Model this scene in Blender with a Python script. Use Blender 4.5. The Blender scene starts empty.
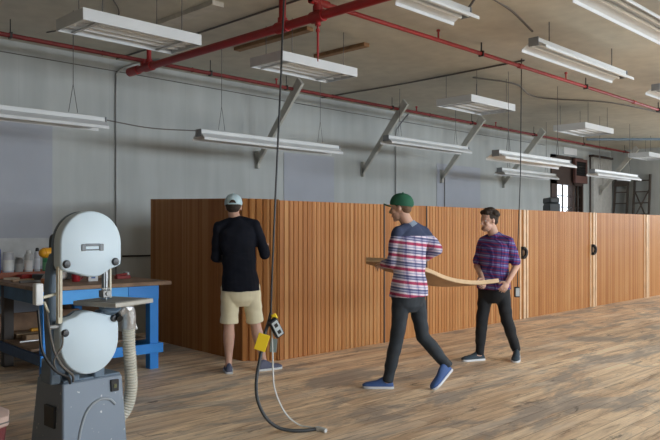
import bpy, bmesh, math, random
from mathutils import Vector, Matrix, noise
V = Vector
random.seed(7)
PI = math.pi
sc = bpy.context.scene
C = sc.collection

# ------------------------------------------------------------------ camera, world, light
A = math.radians(44.5)                       # heading of the view, measured from the long wall's direction
EYE = 1.45
FW = V((math.cos(A), math.sin(A), 0)); RT = V((math.sin(A), -math.cos(A), 0))
cam = bpy.data.objects.new('camera', bpy.data.cameras.new('camera'))
C.objects.link(cam); sc.camera = cam
cam.location = (0, 0, EYE); cam.rotation_euler = (PI/2, 0, A - PI/2)
cam.data.sensor_width = 36; cam.data.lens = 720/660*36; cam.data.shift_y = 10/660
cam.data.clip_end = 200; cam.data.clip_start = 0.05

w = bpy.data.worlds.new('sky'); sc.world = w; w.use_nodes = True
wn = w.node_tree.nodes; wl = w.node_tree.links
wn['Background'].inputs[0].default_value = (0.80, 0.90, 1.0, 1); wn['Background'].inputs[1].default_value = 3.0

def area(name, loc, rot, sx, sy, power, col):
    l = bpy.data.lights.new(name, 'AREA'); l.shape = 'RECTANGLE'; l.size = sx; l.size_y = sy
    l.energy = power; l.color = col
    o = bpy.data.objects.new(name, l); C.objects.link(o); o.location = loc; o.rotation_euler = rot
    return o
SKYC = (0.84, 0.92, 1.0)
for x, p in ((4.0, 400), (9.5, 740), (15.5, 360)):        # daylight of the window row behind the camera
    area('window_daylight', (x, -4.85, 2.1), (math.radians(62), 0, 0), 4.2, 1.9, p, SKYC)
area('window_daylight', (20.8, 2.6, 2.2), (math.radians(62), 0, math.radians(90)), 4.5, 1.9, 330, SKYC)
sc.view_settings.view_transform = 'Standard'; sc.view_settings.look = 'None'
sc.view_settings.gamma = 1; sc.view_settings.use_curve_mapping = False
sc.view_settings.exposure = 0.0

# ------------------------------------------------------------------ helpers
def at(px, d, z=0.0):
    u = (px - 330)/720
    p = FW*d + RT*(u*d)
    return V((p.x, p.y, z))

_m = {}
def mat(name, col, rough=.6, metal=0, var=.12, scale=9, bump=0, sub=0, coat=0, spec=None):
    if name in _m: return _m[name]
    m = bpy.data.materials.new(name); m.use_nodes = True; nt = m.node_tree; N = nt.nodes; L = nt.links
    b = N['Principled BSDF']
    tc = N.new('ShaderNodeTexCoord'); no = N.new('ShaderNodeTexNoise'); no.inputs['Scale'].default_value = scale
    no.inputs['Detail'].default_value = 5
    L.new(tc.outputs['Object'], no.inputs['Vector'])
    mr = N.new('ShaderNodeMapRange'); mr.inputs['From Min'].default_value = .3; mr.inputs['From Max'].default_value = .7
    mr.inputs['To Min'].default_value = 1-var; mr.inputs['To Max'].default_value = 1+var*.6
    L.new(no.outputs['Fac'], mr.inputs['Value'])
    mx = N.new('ShaderNodeVectorMath'); mx.operation = 'SCALE'; mx.inputs[0].default_value = col
    L.new(mr.outputs[0], mx.inputs['Scale']); L.new(mx.outputs[0], b.inputs['Base Color'])
    b.inputs['Roughness'].default_value = rough; b.inputs['Metallic'].default_value = metal
    if spec is not None: b.inputs['Specular IOR Level'].default_value = spec
    if coat: b.inputs['Coat Weight'].default_value = coat
    if sub:
        b.inputs['Subsurface Weight'].default_value = sub; b.inputs['Subsurface Radius'].default_value = (.02, .008, .004)
    if bump:
        bp = N.new('ShaderNodeBump'); bp.inputs['Strength'].default_value = bump; bp.inputs['Distance'].default_value = .01
        L.new(no.outputs['Fac'], bp.inputs['Height']); L.new(bp.outputs[0], b.inputs['Normal'])
    _m[name] = m
    return m

class MB:
    """collects shapes, then builds them as one mesh"""
    def __init__(s): s.v = []; s.f = []
    def add(s, vs, fs):
        o = len(s.v); s.v += [V(v) for v in vs]; s.f += [tuple(i+o for i in f) for f in fs]; return s
    def box(s, a, b):
        x0, y0, z0 = a; x1, y1, z1 = b
        return s.add([(x0,y0,z0),(x1,y0,z0),(x1,y1,z0),(x0,y1,z0),(x0,y0,z1),(x1,y0,z1),(x1,y1,z1),(x0,y1,z1)],
              [(0,3,2,1),(4,5,6,7),(0,1,5,4),(1,2,6,5),(2,3,7,6),(3,0,4,7)])
    def hexa(s, bot, top):
        n = len(bot)
        return s.add(list(bot)+list(top), [tuple(range(n))[::-1], tuple(range(n, 2*n))]+[(i,(i+1)%n,(i+1)%n+n,i+n) for i in range(n)])
    def rings(s, rs, cap=True, closed=True):
        n = len(rs[0]); vs = [p for r in rs for p in r]; fs = []
        for i in range(len(rs)-1):
            for j in range(n if closed else n-1):
                k = (j+1) % n
                fs.append((i*n+j, i*n+k, (i+1)*n+k, (i+1)*n+j))
        if cap and closed: fs.append(tuple(range(n))[::-1]); fs.append(tuple((len(rs)-1)*n+j for j in range(n)))
        return s.add(vs, fs)
    def cyl(s, a, b, r, r2=None, n=16):
        a = V(a); b = V(b); r2 = r if r2 is None else r2
        d = (b-a).normalized(); x = d.orthogonal().normalized(); y = d.cross(x)
        return s.rings([[p + (x*math.cos(t*2*PI/n)+y*math.sin(t*2*PI/n))*q for t in range(n)] for p, q in ((a, r), (b, r2))])
    def tube(s, path, r, n=10, rr=None):
        path = [V(p) for p in path]; rs = []
        up = None
        for i, p in enumerate(path):
            d = (path[min(i+1, len(path)-1)]-path[max(i-1, 0)]).normalized()
            if up is None: x = d.orthogonal().normalized()
            else: x = (up - d*up.dot(d)).normalized()
            up = x; y = d.cross(x); q = rr[i] if rr else r
            rs.append([p + (x*math.cos(t*2*PI/n)+y*math.sin(t*2*PI/n))*q for t in range(n)])
        return s.rings(rs)
    def ell(s, c, ax, n=14, m=9):
        """ellipsoid: c centre, ax three axis vectors"""
        c = V(c); X, Y, Z = [V(a) for a in ax]
        vs = [c-Z]; fs = []
        for i in range(1, m):
            ph = -PI/2+PI*i/m
            for j in range(n):
                t = 2*PI*j/n; vs.append(c + (X*math.cos(t)+Y*math.sin(t))*math.cos(ph)+Z*math.sin(ph))
        vs.append(c+Z)
        for j in range(n): fs.append((0, 1+(j+1)%n, 1+j))
        for i in range(m-2):
            for j in range(n):
                a = 1+i*n+j; b = 1+i*n+(j+1)%n; fs.append((a, b, b+n, a+n))
        l = len(vs)-1; q = 1+(m-2)*n
        for j in range(n): fs.append((q+j, q+(j+1)%n, l))
        return s.add(vs, fs)
    def ball(s, c, r): return s.ell(c, ((r,0,0),(0,r,0),(0,0,r)))
    def cap(s, a, b, ra, rb, n=16):
        """tapered limb with round ends"""
        a = V(a); b = V(b); d = b-a; L = d.length; d = d/L; x = d.orthogonal().normalized(); y = d.cross(x)
        rs = []
        for k in range(1, 5):
            t = k/4*PI/2; rs.append((a-d*ra*math.cos(t), ra*math.sin(t)))
        for k in (0, 1, 2, 3):
            t = k/4*PI/2; rs.append((b+d*rb*math.sin(t), rb*math.cos(t)))
        return s.rings([[p+(x*math.cos(t*2*PI/n)+y*math.sin(t*2*PI/n))*max(q, .001) for t in range(n)] for p, q in rs])
    def lathe(s, prof, c=(0,0,0), n=24, axis=None):
        c = V(c); Z = V(axis).normalized() if axis else V((0,0,1)); X = Z.orthogonal().normalized(); Y = Z.cross(X)
        return s.rings([[c+Z*z+(X*math.cos(t*2*PI/n)+Y*math.sin(t*2*PI/n))*max(r, .0004) for t in range(n)] for r, z in prof])
    def build(s, name, m, parent=None, bevel=0, smooth=True, remesh=0, sm=0, angle=40):
        me = bpy.data.meshes.new(name)
        me.from_pydata([tuple(v) for v in s.v], [], s.f); me.update()
        bm = bmesh.new(); bm.from_mesh(me); bmesh.ops.recalc_face_normals(bm, faces=bm.faces); bm.to_mesh(me); bm.free()
        o = bpy.data.objects.new(name, me); C.objects.link(o)
        if remesh:
            r = o.modifiers.new('r', 'REMESH'); r.mode = 'VOXEL'; r.voxel_size = remesh; r.use_smooth_shade = True
            if sm:
                q = o.modifiers.new('s', 'SMOOTH'); q.iterations = sm; q.factor = .5
            dg = bpy.context.evaluated_depsgraph_get()
            nm = bpy.data.meshes.new_from_object(o.evaluated_get(dg)); o.modifiers.clear(); o.data = nm
            bpy.data.meshes.remove(me); nm.name = name; me = nm
            for p in me.polygons: p.use_smooth = True
        else:
            if bevel:
                q = o.modifiers.new('b', 'BEVEL'); q.width = bevel; q.segments = 2; q.limit_method = 'ANGLE'
            if smooth:
                for p in me.polygons: p.use_smooth = True
                me.set_sharp_from_angle(angle=math.radians(angle))
        me.materials.clear(); me.materials.append(m)
        if parent: o.parent = parent
        return o

def thing(name, label, cat, loc=(0,0,0), rz=0, group=None):
    o = bpy.data.objects.new(name, None); C.objects.link(o); o.location = loc; o.rotation_euler = (0,0,rz)
    o['label'] = label; o['category'] = cat
    if group: o['group'] = group
    o.empty_display_size = .1
    return o
def tag(o, label, cat, group=None):
    o['label'] = label; o['category'] = cat
    if group: o['group'] = group
    return o
def struct(o): o['kind'] = 'structure'; return o
def dup(root, loc, label, rz=None, sc_=None):
    r = root.copy(); C.objects.link(r); r.location = loc; r['label'] = label
    if rz is not None: r.rotation_euler = (0,0,rz)
    for ch in list(root.children):
        c = ch.copy(); C.objects.link(c); c.parent = r
        for g in list(ch.children):
            d = g.copy(); C.objects.link(d); d.parent = c
    return r
def smooth_path(pts, n=8):
    pts = [V(p) for p in pts]; out = []
    P = [pts[0]*2-pts[1]]+pts+[pts[-1]*2-pts[-2]]
    for i in range(1, len(P)-2):
        for k in range(n):
            t = k/n; a, b, c, d = P[i-1], P[i], P[i+1], P[i+2]
            out.append(.5*((2*b)+(c-a)*t+(2*a-5*b+4*c-d)*t*t+(3*b-a-3*c+d)*t**3))
    out.append(pts[-1]); return out

# ------------------------------------------------------------------ materials of the room
def floor_mat():
    m = bpy.data.materials.new('worn plank floor'); m.use_nodes = True; N = m.node_tree.nodes; L = m.node_tree.links
    b = N['Principled BSDF']; tc = N.new('ShaderNodeTexCoord')
    def nz(sx, sy, scale, det=6, rough=.6, dist=0):
        mp = N.new('ShaderNodeMapping'); mp.inputs['Scale'].default_value = (sx, sy, 1); L.new(tc.outputs['Object'], mp.inputs[0])
        n = N.new('ShaderNodeTexNoise'); n.inputs['Scale'].default_value = scale; n.inputs['Detail'].default_value = det
        n.inputs['Roughness'].default_value = rough; n.inputs['Distortion'].default_value = dist
        L.new(mp.outputs[0], n.inputs[0]); return n.outputs['Fac']
    def ramp(src, pts):
        r = N.new('ShaderNodeValToRGB'); L.new(src, r.inputs[0]); e = r.color_ramp.elements
        while len(e) < len(pts): e.new(.5)
        for i, (p, c) in enumerate(pts):
            e[i].position = p; e[i].color = (*c, 1)
        return r.outputs[0]
    def mix(fac, a, bb, mode='MIX'):
        x = N.new('ShaderNodeMix'); x.data_type = 'RGBA'; x.blend_type = mode
        if isinstance(fac, float): x.inputs[0].default_value = fac
        else: L.new(fac, x.inputs[0])
        for i, q in ((6, a), (7, bb)):
            if isinstance(q, tuple): x.inputs[i].default_value = (*q, 1)
            else: L.new(q, x.inputs[i])
        return x.outputs[2]
    br = N.new('ShaderNodeTexBrick'); br.offset = .37; br.offset_frequency = 2
    br.inputs['Scale'].default_value = 1; br.inputs['Brick Width'].default_value = 2.7; br.inputs['Row Height'].default_value = .135
    br.inputs['Mortar Size'].default_value = .004; br.inputs['Mortar Smooth'].default_value = .3; br.inputs['Bias'].default_value = 0
    br.inputs['Color1'].default_value = (0,0,0,1); br.inputs['Color2'].default_value = (1,1,1,1); br.inputs['Mortar'].default_value = (.5,.5,.5,1)
    L.new(tc.outputs['Object'], br.inputs[0])
    plank = ramp(br.outputs['Color'], [(0,(.64,.49,.35)), (.35,(.74,.60,.45)), (.65,(.83,.70,.54)), (1,(.70,.55,.40))])
    streak = nz(.5, 4.2, 1.7, 10, .74, .8)
    c1 = mix(1.0, plank, ramp(streak, [(.36,(.46,.37,.31)), (.44,(.92,.86,.80)), (.52,(1.12,1.10,1.06)), (.64,(1.34,1.34,1.30))]), 'MULTIPLY')
    fine = nz(1.2, 40, 3, 5, .7)
    c2 = mix(1.0, c1, ramp(fine, [(.3,(.78,.76,.74)), (.6,(1.08,1.07,1.05))]), 'MULTIPLY')
    grey = ramp(nz(.55, 1.5, 1.1, 8, .68, .6), [(.50,(0,0,0)), (.58,(.8,.8,.8))])
    c3 = mix(grey, c2, (.36,.335,.31))
    pale = ramp(nz(.5, 2.2, 1.7, 7, .7, .3), [(.52,(0,0,0)), (.64,(.65,.65,.65))])
    c4 = mix(pale, c3, (.80,.70,.58))
    dark = ramp(nz(.8, 3.5, 2.6, 8, .75, .8), [(.58,(0,0,0)), (.66,(.75,.75,.75))])
    c5 = mix(dark, c4, (.10,.08,.065))
    big = ramp(nz(.5, .8, .55, 3, .5), [(.36,(.88,.85,.83)), (.6,(1.14,1.13,1.12))])
    c5 = mix(1.0, c5, big, 'MULTIPLY')
    gap = ramp(br.outputs['Fac'], [(0,(1,1,1)), (1,(.55,.5,.46))])
    c6 = mix(1.0, c5, gap, 'MULTIPLY')
    L.new(c6, b.inputs['Base Color'])
    L.new(ramp(streak, [(.3,(.42,.42,.42)), (.7,(.62,.62,.62))]), b.inputs['Roughness'])
    b.inputs['Specular IOR Level'].default_value = .5
    bp = N.new('ShaderNodeBump'); bp.inputs['Strength'].default_value = .35; bp.inputs['Distance'].default_value = .006
    L.new(streak, bp.inputs['Height']); L.new(bp.outputs[0], b.inputs['Normal'])
    return m
def slat_mat(name='cedar slats', tint=(.87,.83,.77), period=.034):
    m = bpy.data.materials.new(name); m.use_nodes = True; N = m.node_tree.nodes; L = m.node_tree.links
    b = N['Principled BSDF']; tc = N.new('ShaderNodeTexCoord'); sp = N.new('ShaderNodeSeparateXYZ'); L.new(tc.outputs['Object'], sp.inputs[0])
    def math_(op, a, bb=None):
        x = N.new('ShaderNodeMath'); x.operation = op
        for i, q in ((0, a), (1, bb)):
            if q is None: continue
            if isinstance(q, (int, float)): x.inputs[i].default_value = q
            else: L.new(q, x.inputs[i])
        return x.outputs[0]
    q = math_('FLOOR', math_('DIVIDE', sp.outputs['X'], period))
    oi = N.new('ShaderNodeObjectInfo'); q2 = math_('ADD', q, math_('MULTIPLY', oi.outputs['Random'], 97.0))
    wn_ = N.new('ShaderNodeTexWhiteNoise'); wn_.noise_dimensions = '1D'; L.new(q2, wn_.inputs['W'])
    mp = N.new('ShaderNodeMapping'); mp.inputs['Scale'].default_value = (30, 30, 1.2); L.new(tc.outputs['Object'], mp.inputs[0])
    n = N.new('ShaderNodeTexNoise'); n.inputs['Scale'].default_value = 1.3; n.inputs['Detail'].default_value = 6; L.new(mp.outputs[0], n.inputs[0])
    n2 = N.new('ShaderNodeTexNoise'); n2.inputs['Scale'].default_value = 1.1; n2.inputs['Detail'].default_value = 2; L.new(tc.outputs['Object'], n2.inputs[0])
    s = math_('ADD', math_('MULTIPLY', wn_.outputs['Value'], .62), math_('MULTIPLY', n.outputs['Fac'], .38))
    s = math_('ADD', math_('MULTIPLY', s, .8), math_('MULTIPLY', n2.outputs['Fac'], .30))
    r = N.new('ShaderNodeValToRGB'); L.new(s, r.inputs[0]); e = r.color_ramp.elements
    cols = [(.15,(.33,.125,.035)), (.42,(.47,.20,.062)), (.62,(.53,.25,.088)), (.82,(.60,.32,.13)), (.97,(.72,.46,.24))]
    while len(e) < len(cols): e.new(.5)
    for i, (p, c) in enumerate(cols): e[i].position = p; e[i].color = (c[0]*tint[0], c[1]*tint[1], c[2]*tint[2], 1)
    L.new(r.outputs[0], b.inputs['Base Color']); b.inputs['Roughness'].default_value = .55; b.inputs['Specular IOR Level'].default_value = .3
    return m
def wall_mat(name, col, seams=1.22):
    m = bpy.data.materials.new(name); m.use_nodes = True; N = m.node_tree.nodes; L = m.node_tree.links
    b = N['Principled BSDF']; tc = N.new('ShaderNodeTexCoord')
    n = N.new('ShaderNodeTexNoise'); n.inputs['Scale'].default_value = .8; n.inputs['Detail'].default_value = 6; L.new(tc.outputs['Object'], n.inputs[0])
    mp = N.new('ShaderNodeMapping'); mp.inputs['Scale'].default_value = (3, 3, .35); L.new(tc.outputs['Object'], mp.inputs[0])
    n2 = N.new('ShaderNodeTexNoise'); n2.inputs['Scale'].default_value = 1.6; n2.inputs['Detail'].default_value = 7; L.new(mp.outputs[0], n2.inputs[0])
    ad = N.new('ShaderNodeMath'); ad.operation = 'ADD'; L.new(n.outputs['Fac'], ad.inputs[0]); L.new(n2.outputs['Fac'], ad.inputs[1])
    mr = N.new('ShaderNodeMapRange'); mr.inputs['From Min'].default_value = .7; mr.inputs['From Max'].default_value = 1.3
    mr.inputs['To Min'].default_value = .84; mr.inputs['To Max'].default_value = 1.06; L.new(ad.outputs[0], mr.inputs[0])
    sp = N.new('ShaderNodeSeparateXYZ'); L.new(tc.outputs['Object'], sp.inputs[0])
    fr = N.new('ShaderNodeMath'); fr.operation = 'PINGPONG'; fr.inputs[1].default_value = seams/2; L.new(sp.outputs['X'], fr.inputs[0])
    lt = N.new('ShaderNodeMath'); lt.operation = 'LESS_THAN'; lt.inputs[1].default_value = .004; L.new(fr.outputs[0], lt.inputs[0])
    k = N.new('ShaderNodeMath'); k.operation = 'MULTIPLY_ADD'; k.inputs[1].default_value = -.10; k.inputs[2].default_value = 1.0; L.new(lt.outputs[0], k.inputs[0])
    ml = N.new('ShaderNodeMath'); ml.operation = 'MULTIPLY'; L.new(mr.outputs[0], ml.inputs[0]); L.new(k.outputs[0], ml.inputs[1])
    mx = N.new('ShaderNodeVectorMath'); mx.operation = 'SCALE'; mx.inputs[0].default_value = col; L.new(ml.outputs[0], mx.inputs['Scale'])
    L.new(mx.outputs[0], b.inputs['Base Color']); b.inputs['Roughness'].default_value = .7
    return m

# ------------------------------------------------------------------ room shell
CEIL = 3.78; WY = 9.0; FX = 21.0; NX = -3.0; NY = -5.0
fl = MB().box((NX-.2, NY-.2, -.15), (FX+.2, WY+.2, 0)).build('floor', floor_mat()); struct(fl)
ceil_m = wall_mat('painted board ceiling', (.60, .57, .48), 1.22)
ce = MB().box((NX-.2, NY-.2, CEIL), (FX+.2, WY+.2, CEIL+.12)).build('ceiling', ceil_m); struct(ce)
wallm = wall_mat('off white painted wallboard', (.455, .485, .48))
WX0, WX1, WZ0, WZ1 = 17.3, 19.12, 1.1, 3.42
bw = MB()
bw.box((NX-.2, WY, 0), (WX0, WY+.2, CEIL)); bw.box((WX1, WY, 0), (FX+.2, WY+.2, CEIL))
bw.box((WX0, WY, 0), (WX1, WY+.2, WZ0)); bw.box((WX0, WY, WZ1), (WX1, WY+.2, CEIL))
struct(bw.build('wall_back', wallm))
struct(MB().box((FX, NY-.2, 0), (FX+.2, WY, CEIL)).build('wall_right', wallm))
struct(MB().box((NX-.2, NY-.2, 0), (NX, WY, CEIL)).build('wall_left', mat('dark brown unseen wall', (.16,.11,.07), .8, var=.2, scale=2)))  # out of view; dark colour made up to cut bounce onto the partition
struct(MB().box((NX, NY-.2, 0), (FX, NY, CEIL)).build('wall_front', wallm))
lilac = mat('lilac grey paint', (.385,.41,.465), .7, var=.05, scale=2)
# lilac painted boards fixed on the back wall
for x0, x1, z0, z1 in ((1.2, 4.08, 0, 2.95), (8.05, 9.25, 0, 2.75), (12.35, 14.0, 0, 2.85)):
    struct(MB().box((x0, WY-.012, z0), (x1, WY, z1)).build('trim_%d' % (int(x0)), lilac))
tb = MB().box((1.2, WY-.03, 1.0), (4.75, WY-.012, 1.35))
struct(tb.build('trim_2', mat('off white trim', (.50,.52,.53), .6)))
# ceiling battens
bt = MB()
bt.box((4.36, 5.95, CEIL-.05), (4.5, 7.0, CEIL-.001))
struct(bt.build('trim_3', mat('beige batten', (.60,.57,.50), .65)))

# window_1 in the back wall with a brown frame
brown = mat('dark brown painted wood', (.055,.032,.024), .6)
wf = MB()
wf.box((WX0, WY-.04, WZ0), (WX0+.3, WY+.1, WZ1)); wf.box((WX1-.07, WY-.04, WZ0), (WX1, WY+.1, WZ1))
wf.box((WX0, WY-.04, WZ0), (WX1, WY+.1, WZ0+.07)); wf.box((WX0, WY-.04, WZ1-.07), (WX1, WY+.1, WZ1))
wf.box((WX0, WY-.04, 2.66), (WX1, WY+.1, 2.76)); wf.box((18.46, WY-.04, WZ0), (18.60, WY+.1, WZ1))
for x in (18.02, 18.85): wf.box((x-.008, WY+.01, WZ0), (x+.015, WY+.05, 2.7))
for z in (1.6, 2.06, 2.36): wf.box((WX0, WY+.01, z-.008), (WX1, WY+.05, z+.008))
wo = struct(wf.build('window_1', brown))
wo2 = MB().box((WX0+.3, WY+.03, WZ0), (WX1-.07, WY+.034, 2.7))
gm = bpy.data.materials.new('window glass'); gm.use_nodes = True; gb = gm.node_tree.nodes['Principled BSDF']
gb.inputs['Transmission Weight'].default_value = 1; gb.inputs['Roughness'].default_value = .02; gb.inputs['IOR'].default_value = 1.1
nn = gm.node_tree.nodes.new('ShaderNodeTexNoise'); nn.inputs['Scale'].default_value = 4
nr = gm.node_tree.nodes.new('ShaderNodeMapRange'); nr.inputs['To Min'].default_value = .0; nr.inputs['To Max'].default_value = .08
gm.node_tree.links.new(nn.outputs['Fac'], nr.inputs[0]); gm.node_tree.links.new(nr.outputs[0], gb.inputs['Roughness'])
wo2.build('pane', gm, wo)
MB().box((WX0+.25, WY-.02, 2.72), (18.5, WY+.12, WZ1-.03)).build('upper_panel', brown, wo)
MB().box((18.6, WY+.06, 1.1), (WX1, WY+.12, 2.7)).build('side_panel', mat('grey board', (.16,.17,.18), .7), wo)

# ------------------------------------------------------------------ the folding slatted partition
slat = slat_mat()
H = 1.78
def leaf(parent, p0, p1, h0, h1, period=.0667, groove=.022, depth=.012, T=.06, m=slat):
    """one leaf of vertical ribs; local x runs along the leaf, ribs on local -y"""
    p0 = V((*p0, 0)); p1 = V((*p1, 0)); d = (p1-p0); L = d.length; ang = math.atan2(d.y, d.x)
    mb = MB(); prof = []
    x = 0
    prof.append((0, 0))
    k = 0
    while x + period < L:
        prof += [(x+period-groove, 0), (x+period-groove*.8, depth), (x+period-groove*.2, depth), (x+period, 0)]
        x += period
    prof.append((L, 0))
    n = len(prof)
    hh = lambda q: h0+(h1-h0)*q/L
    back = [(L, T), (0, T)]
    out = prof+back
    bot = [V((a, b, 0)) for a, b in out]; top = [V((a, b, hh(a))) for a, b in out]
    N_ = len(out)
    fs = [(i, (i+1) % N_, (i+1) % N_+N_, i+N_) for i in range(N_)]
    mb.add(bot+top, fs)
    # caps as quads strips
    o = len(mb.v)
    caps = []
    vs = []
    for z_ in (0, 1):
        for i in range(n-1):
            a, b = prof[i], prof[i+1]
            b0 = len(vs)
            for q in (a, b, (b[0], T), (a[0], T)):
                vs.append(V((q[0], q[1], hh(q[0]) if z_ else 0)))
            caps.append((b0, b0+1, b0+2, b0+3))
    mb.add(vs, caps)
    ob = mb.build('leaf', m, parent, smooth=False)
    ob.location = p0 - parent.location; ob.rotation_euler = (0, 0, ang)
    return ob
part = thing('folding_partition', 'long cedar folding partition wall of vertical slats standing across the plank floor', 'partition', (5.0, 6.2, 0))
leaf(part, (5.15, 8.40), (5.0, 6.27), 1.86, 1.80, .034, .006, .004)
leaf(part, (5.0, 6.27), (5.30, 6.0), 1.80, 1.79, .078, .028, .018)
XS = [5.30, 7.1, 8.0, 10.62, 13.2, 15.8, 18.4]
for i in range(len(XS)-1):
    a, b = XS[i], XS[i+1]
    per, gr, dp_ = ((.072, .022, .010), (.034, .004, .003), (.068, .012, .006), (.068, .007, .004), (.034, .004, .003), (.034, .004, .003), (.068, .006, .004))[min(i, 6)]
    lf = leaf(part, (a+.012, 6.0), (b-.012, 6.0), H, H, per, gr, dp_)
pale_w = mat('pale edge batten', (.72,.50,.31), .5, var=.15, scale=6)
blackm = mat('black enamelled steel', (.012,.012,.013), .4)
off = part.location
for i, x in enumerate(XS[1:-1]):
    e = MB()
    if x > 10:
        e.box((x-.13-off.x, 5.985-off.y, 0), (x-.09-off.x, 6.0-off.y, H)); e.box((x-.02-off.x, 5.98-off.y, 0), (x+.05-off.x, 6.04-off.y, H)); e.box((x+.09-off.x, 5.985-off.y, 0), (x+.14-off.x, 6.0-off.y, H))
    else:
        e.box((x-.012-off.x, 5.99-off.y, 0), (x+.012-off.x, 6.04-off.y, H))
    o = e.build('edge_batten', pale_w if x > 8.5 else brown, part, bevel=.003)
    if 10 < x < 15:
        hd = MB(); c = V((x-.09-off.x, 5.975-off.y, 1.08))
        hd.box((c.x-.012, c.y-.006, c.z-.10), (c.x+.015, c.y+.012, c.z+.10))
        pts = [c+V((.0, -.012, .075)), c+V((.045, -.025, .07)), c+V((.085, -.03, .028)), c+V((.085, -.03, -.028)), c+V((.045, -.025, -.07)), c+V((0, -.012, -.075))]
        hd.tube(smooth_path(pts, 5), .028, 10)
        h = hd.build('handle', blackm, part); h['label'] = 'black D shaped pull handle'

# ------------------------------------------------------------------ sprinkler pipes
red = mat('dark red sprinkler paint', (.33,.016,.018), .42, var=.15)
p1 = thing('sprinkler_pipe', 'thin red sprinkler pipe running along the back wall under the ceiling', 'pipe', (0, 8.1, 3.6), 0, None)
m_ = MB().cyl((-3, 0, 0), (20.6, 0, 0), .026)
for x in (-1, 1.7, 4.3, 5.6, 8.3, 10.9, 13.4, 16, 18.6): m_.cyl((x, 0, 0), (x+.001, 0, .0), .034)
red_d = mat('old dull red paint', (.19,.018,.018), .6, var=.2)
m_.build('pipe', red_d, p1)
for x in (1.45, 3.2, 5.9, 7.3, 9.8, 12.3, 14.8, 17.3, 19.8):
    MB().box((x-.012, -.034, -.034), (x+.012, .034, .034)).cyl((x, 0, .03), (x, 0, CEIL-3.6), .006, n=8).build('hanger', blackm, p1)
for x in (1.35, 6.9, 10.3, 13.0):
    MB().cyl((x+.2, 0, 0), (x+.2, 0, .09), .012, n=8).cyl((x+.2, 0, .09), (x+.2, 0, .11), .022, n=10).build('sprinkler_head', red, p1)
p2 = thing('sprinkler_main', 'thick red sprinkler main crossing the room above the drop cord', 'pipe', (4.85, 4.0, 3.5))
m_ = MB().cyl((0, -7, 0), (0, 4.35, 0), .044).cyl((0, 4.2, 0), (0, 4.42, 0), .056)
for y in (.93, 1.44, 3.95): m_.cyl((0, y-.08, 0), (0, y+.08, 0), .058)
m_.build('pipe', red, p2)
MB().cyl((0, .93, 0), (0, .93, .17), .040).cyl((0, .93, .05), (0, .93, .1), .05).build('riser', red, p2)
MB().cyl((0, 1.44, 0), (0, 1.44, .28), .036).cyl((0, 1.44, .04), (0, 1.44, .09), .048).build('riser', red, p2)
MB().cyl((0, 3.95, 0), (0, 3.95, .28), .030).cyl((0, 3.95, .04), (0, 3.95, .09), .042).cyl((0, 4.1, 0), (0, 4.1, .12), .03).build('riser', red, p2)
MB().cyl((0, .93, 0), (0, .93, -.38), .011, n=10).cyl((0, .93, -.04), (0, .93, -.09), .028, n=12).cyl((0, .93, -.12), (0, .93, -.15), .02, n=12).cyl((0,.93,-.38),(0,.93,-.43),.006,n=8).build('sprinkler_drop', red, p2)
p3 = thing('sprinkler_branch', 'red sprinkler branch pipe running along the ceiling to the right', 'pipe', (4.85, 4.93, 3.64))
m_ = MB().cyl((-.1, 0, 0), (16.1, 0, 0), .024).cyl((-.1, 0, 0), (.14, 0, 0), .036)
for x in (3.8, 7.6, 11.4): m_.cyl((x-.05, 0, 0), (x+.05, 0, 0), .033)
m_.build('pipe', red, p3)
for x in (2.85, 5.75, 8.7, 11.6):
    MB().box((x-.014, -.034, -.034), (x+.014, .034, .034)).cyl((x, 0, .03), (x, 0, CEIL-3.64), .009, n=8).build('hanger', blackm, p3)
for x in (1.95, 5.1):
    MB().cyl((x, 0, 0), (x, 0, .1), .011, n=8).cyl((x, 0, .1), (x, 0, .12), .022, n=10).build('sprinkler_head', red, p3)

# ------------------------------------------------------------------ conduits and ceiling cables
steel = mat('galvanised conduit', (.36,.37,.37), .5, .4)
cable = mat('grey brown cable', (.13,.12,.11), .6)
o = MB().tube(smooth_path([(5.35, 8.5, CEIL-.015), (5.15, 8.85, CEIL-.05), (5.0, 8.975, 3.62), (4.97, 8.978, 3.4), (4.97, 8.978, 2), (4.97, 8.978, .3)]), .013).build('conduit', steel)
tag(o, 'grey steel conduit down the back wall between the bandsaw and the partition', 'conduit')
o = MB().tube(smooth_path([(10.9, 8.6, CEIL-.1), (11.0, 8.9, 3.5), (10.98, 8.975, 3.3), (10.98, 8.975, 2.5), (10.98, 8.975, .3)]), .014).build('conduit', steel)
tag(o, 'conduit down the back wall above the green cap, behind a wall bracket', 'conduit')
o = MB().cyl((12.6, 8.97, 2.62), (12.6, 8.97, .3), .008, n=8).build('conduit', cable)
tag(o, 'thin dark conduit low on the back wall under the third hanging strip light', 'conduit')
o = MB().tube([(5.06, 8.965, 1.09), (5.4, 8.965, 1.09), (5.8, 8.965, 1.09)], .012).build('wall_rail', blackm)
tag(o, 'dark horizontal rod on the wall beside the slatted partition', 'rail')
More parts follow.
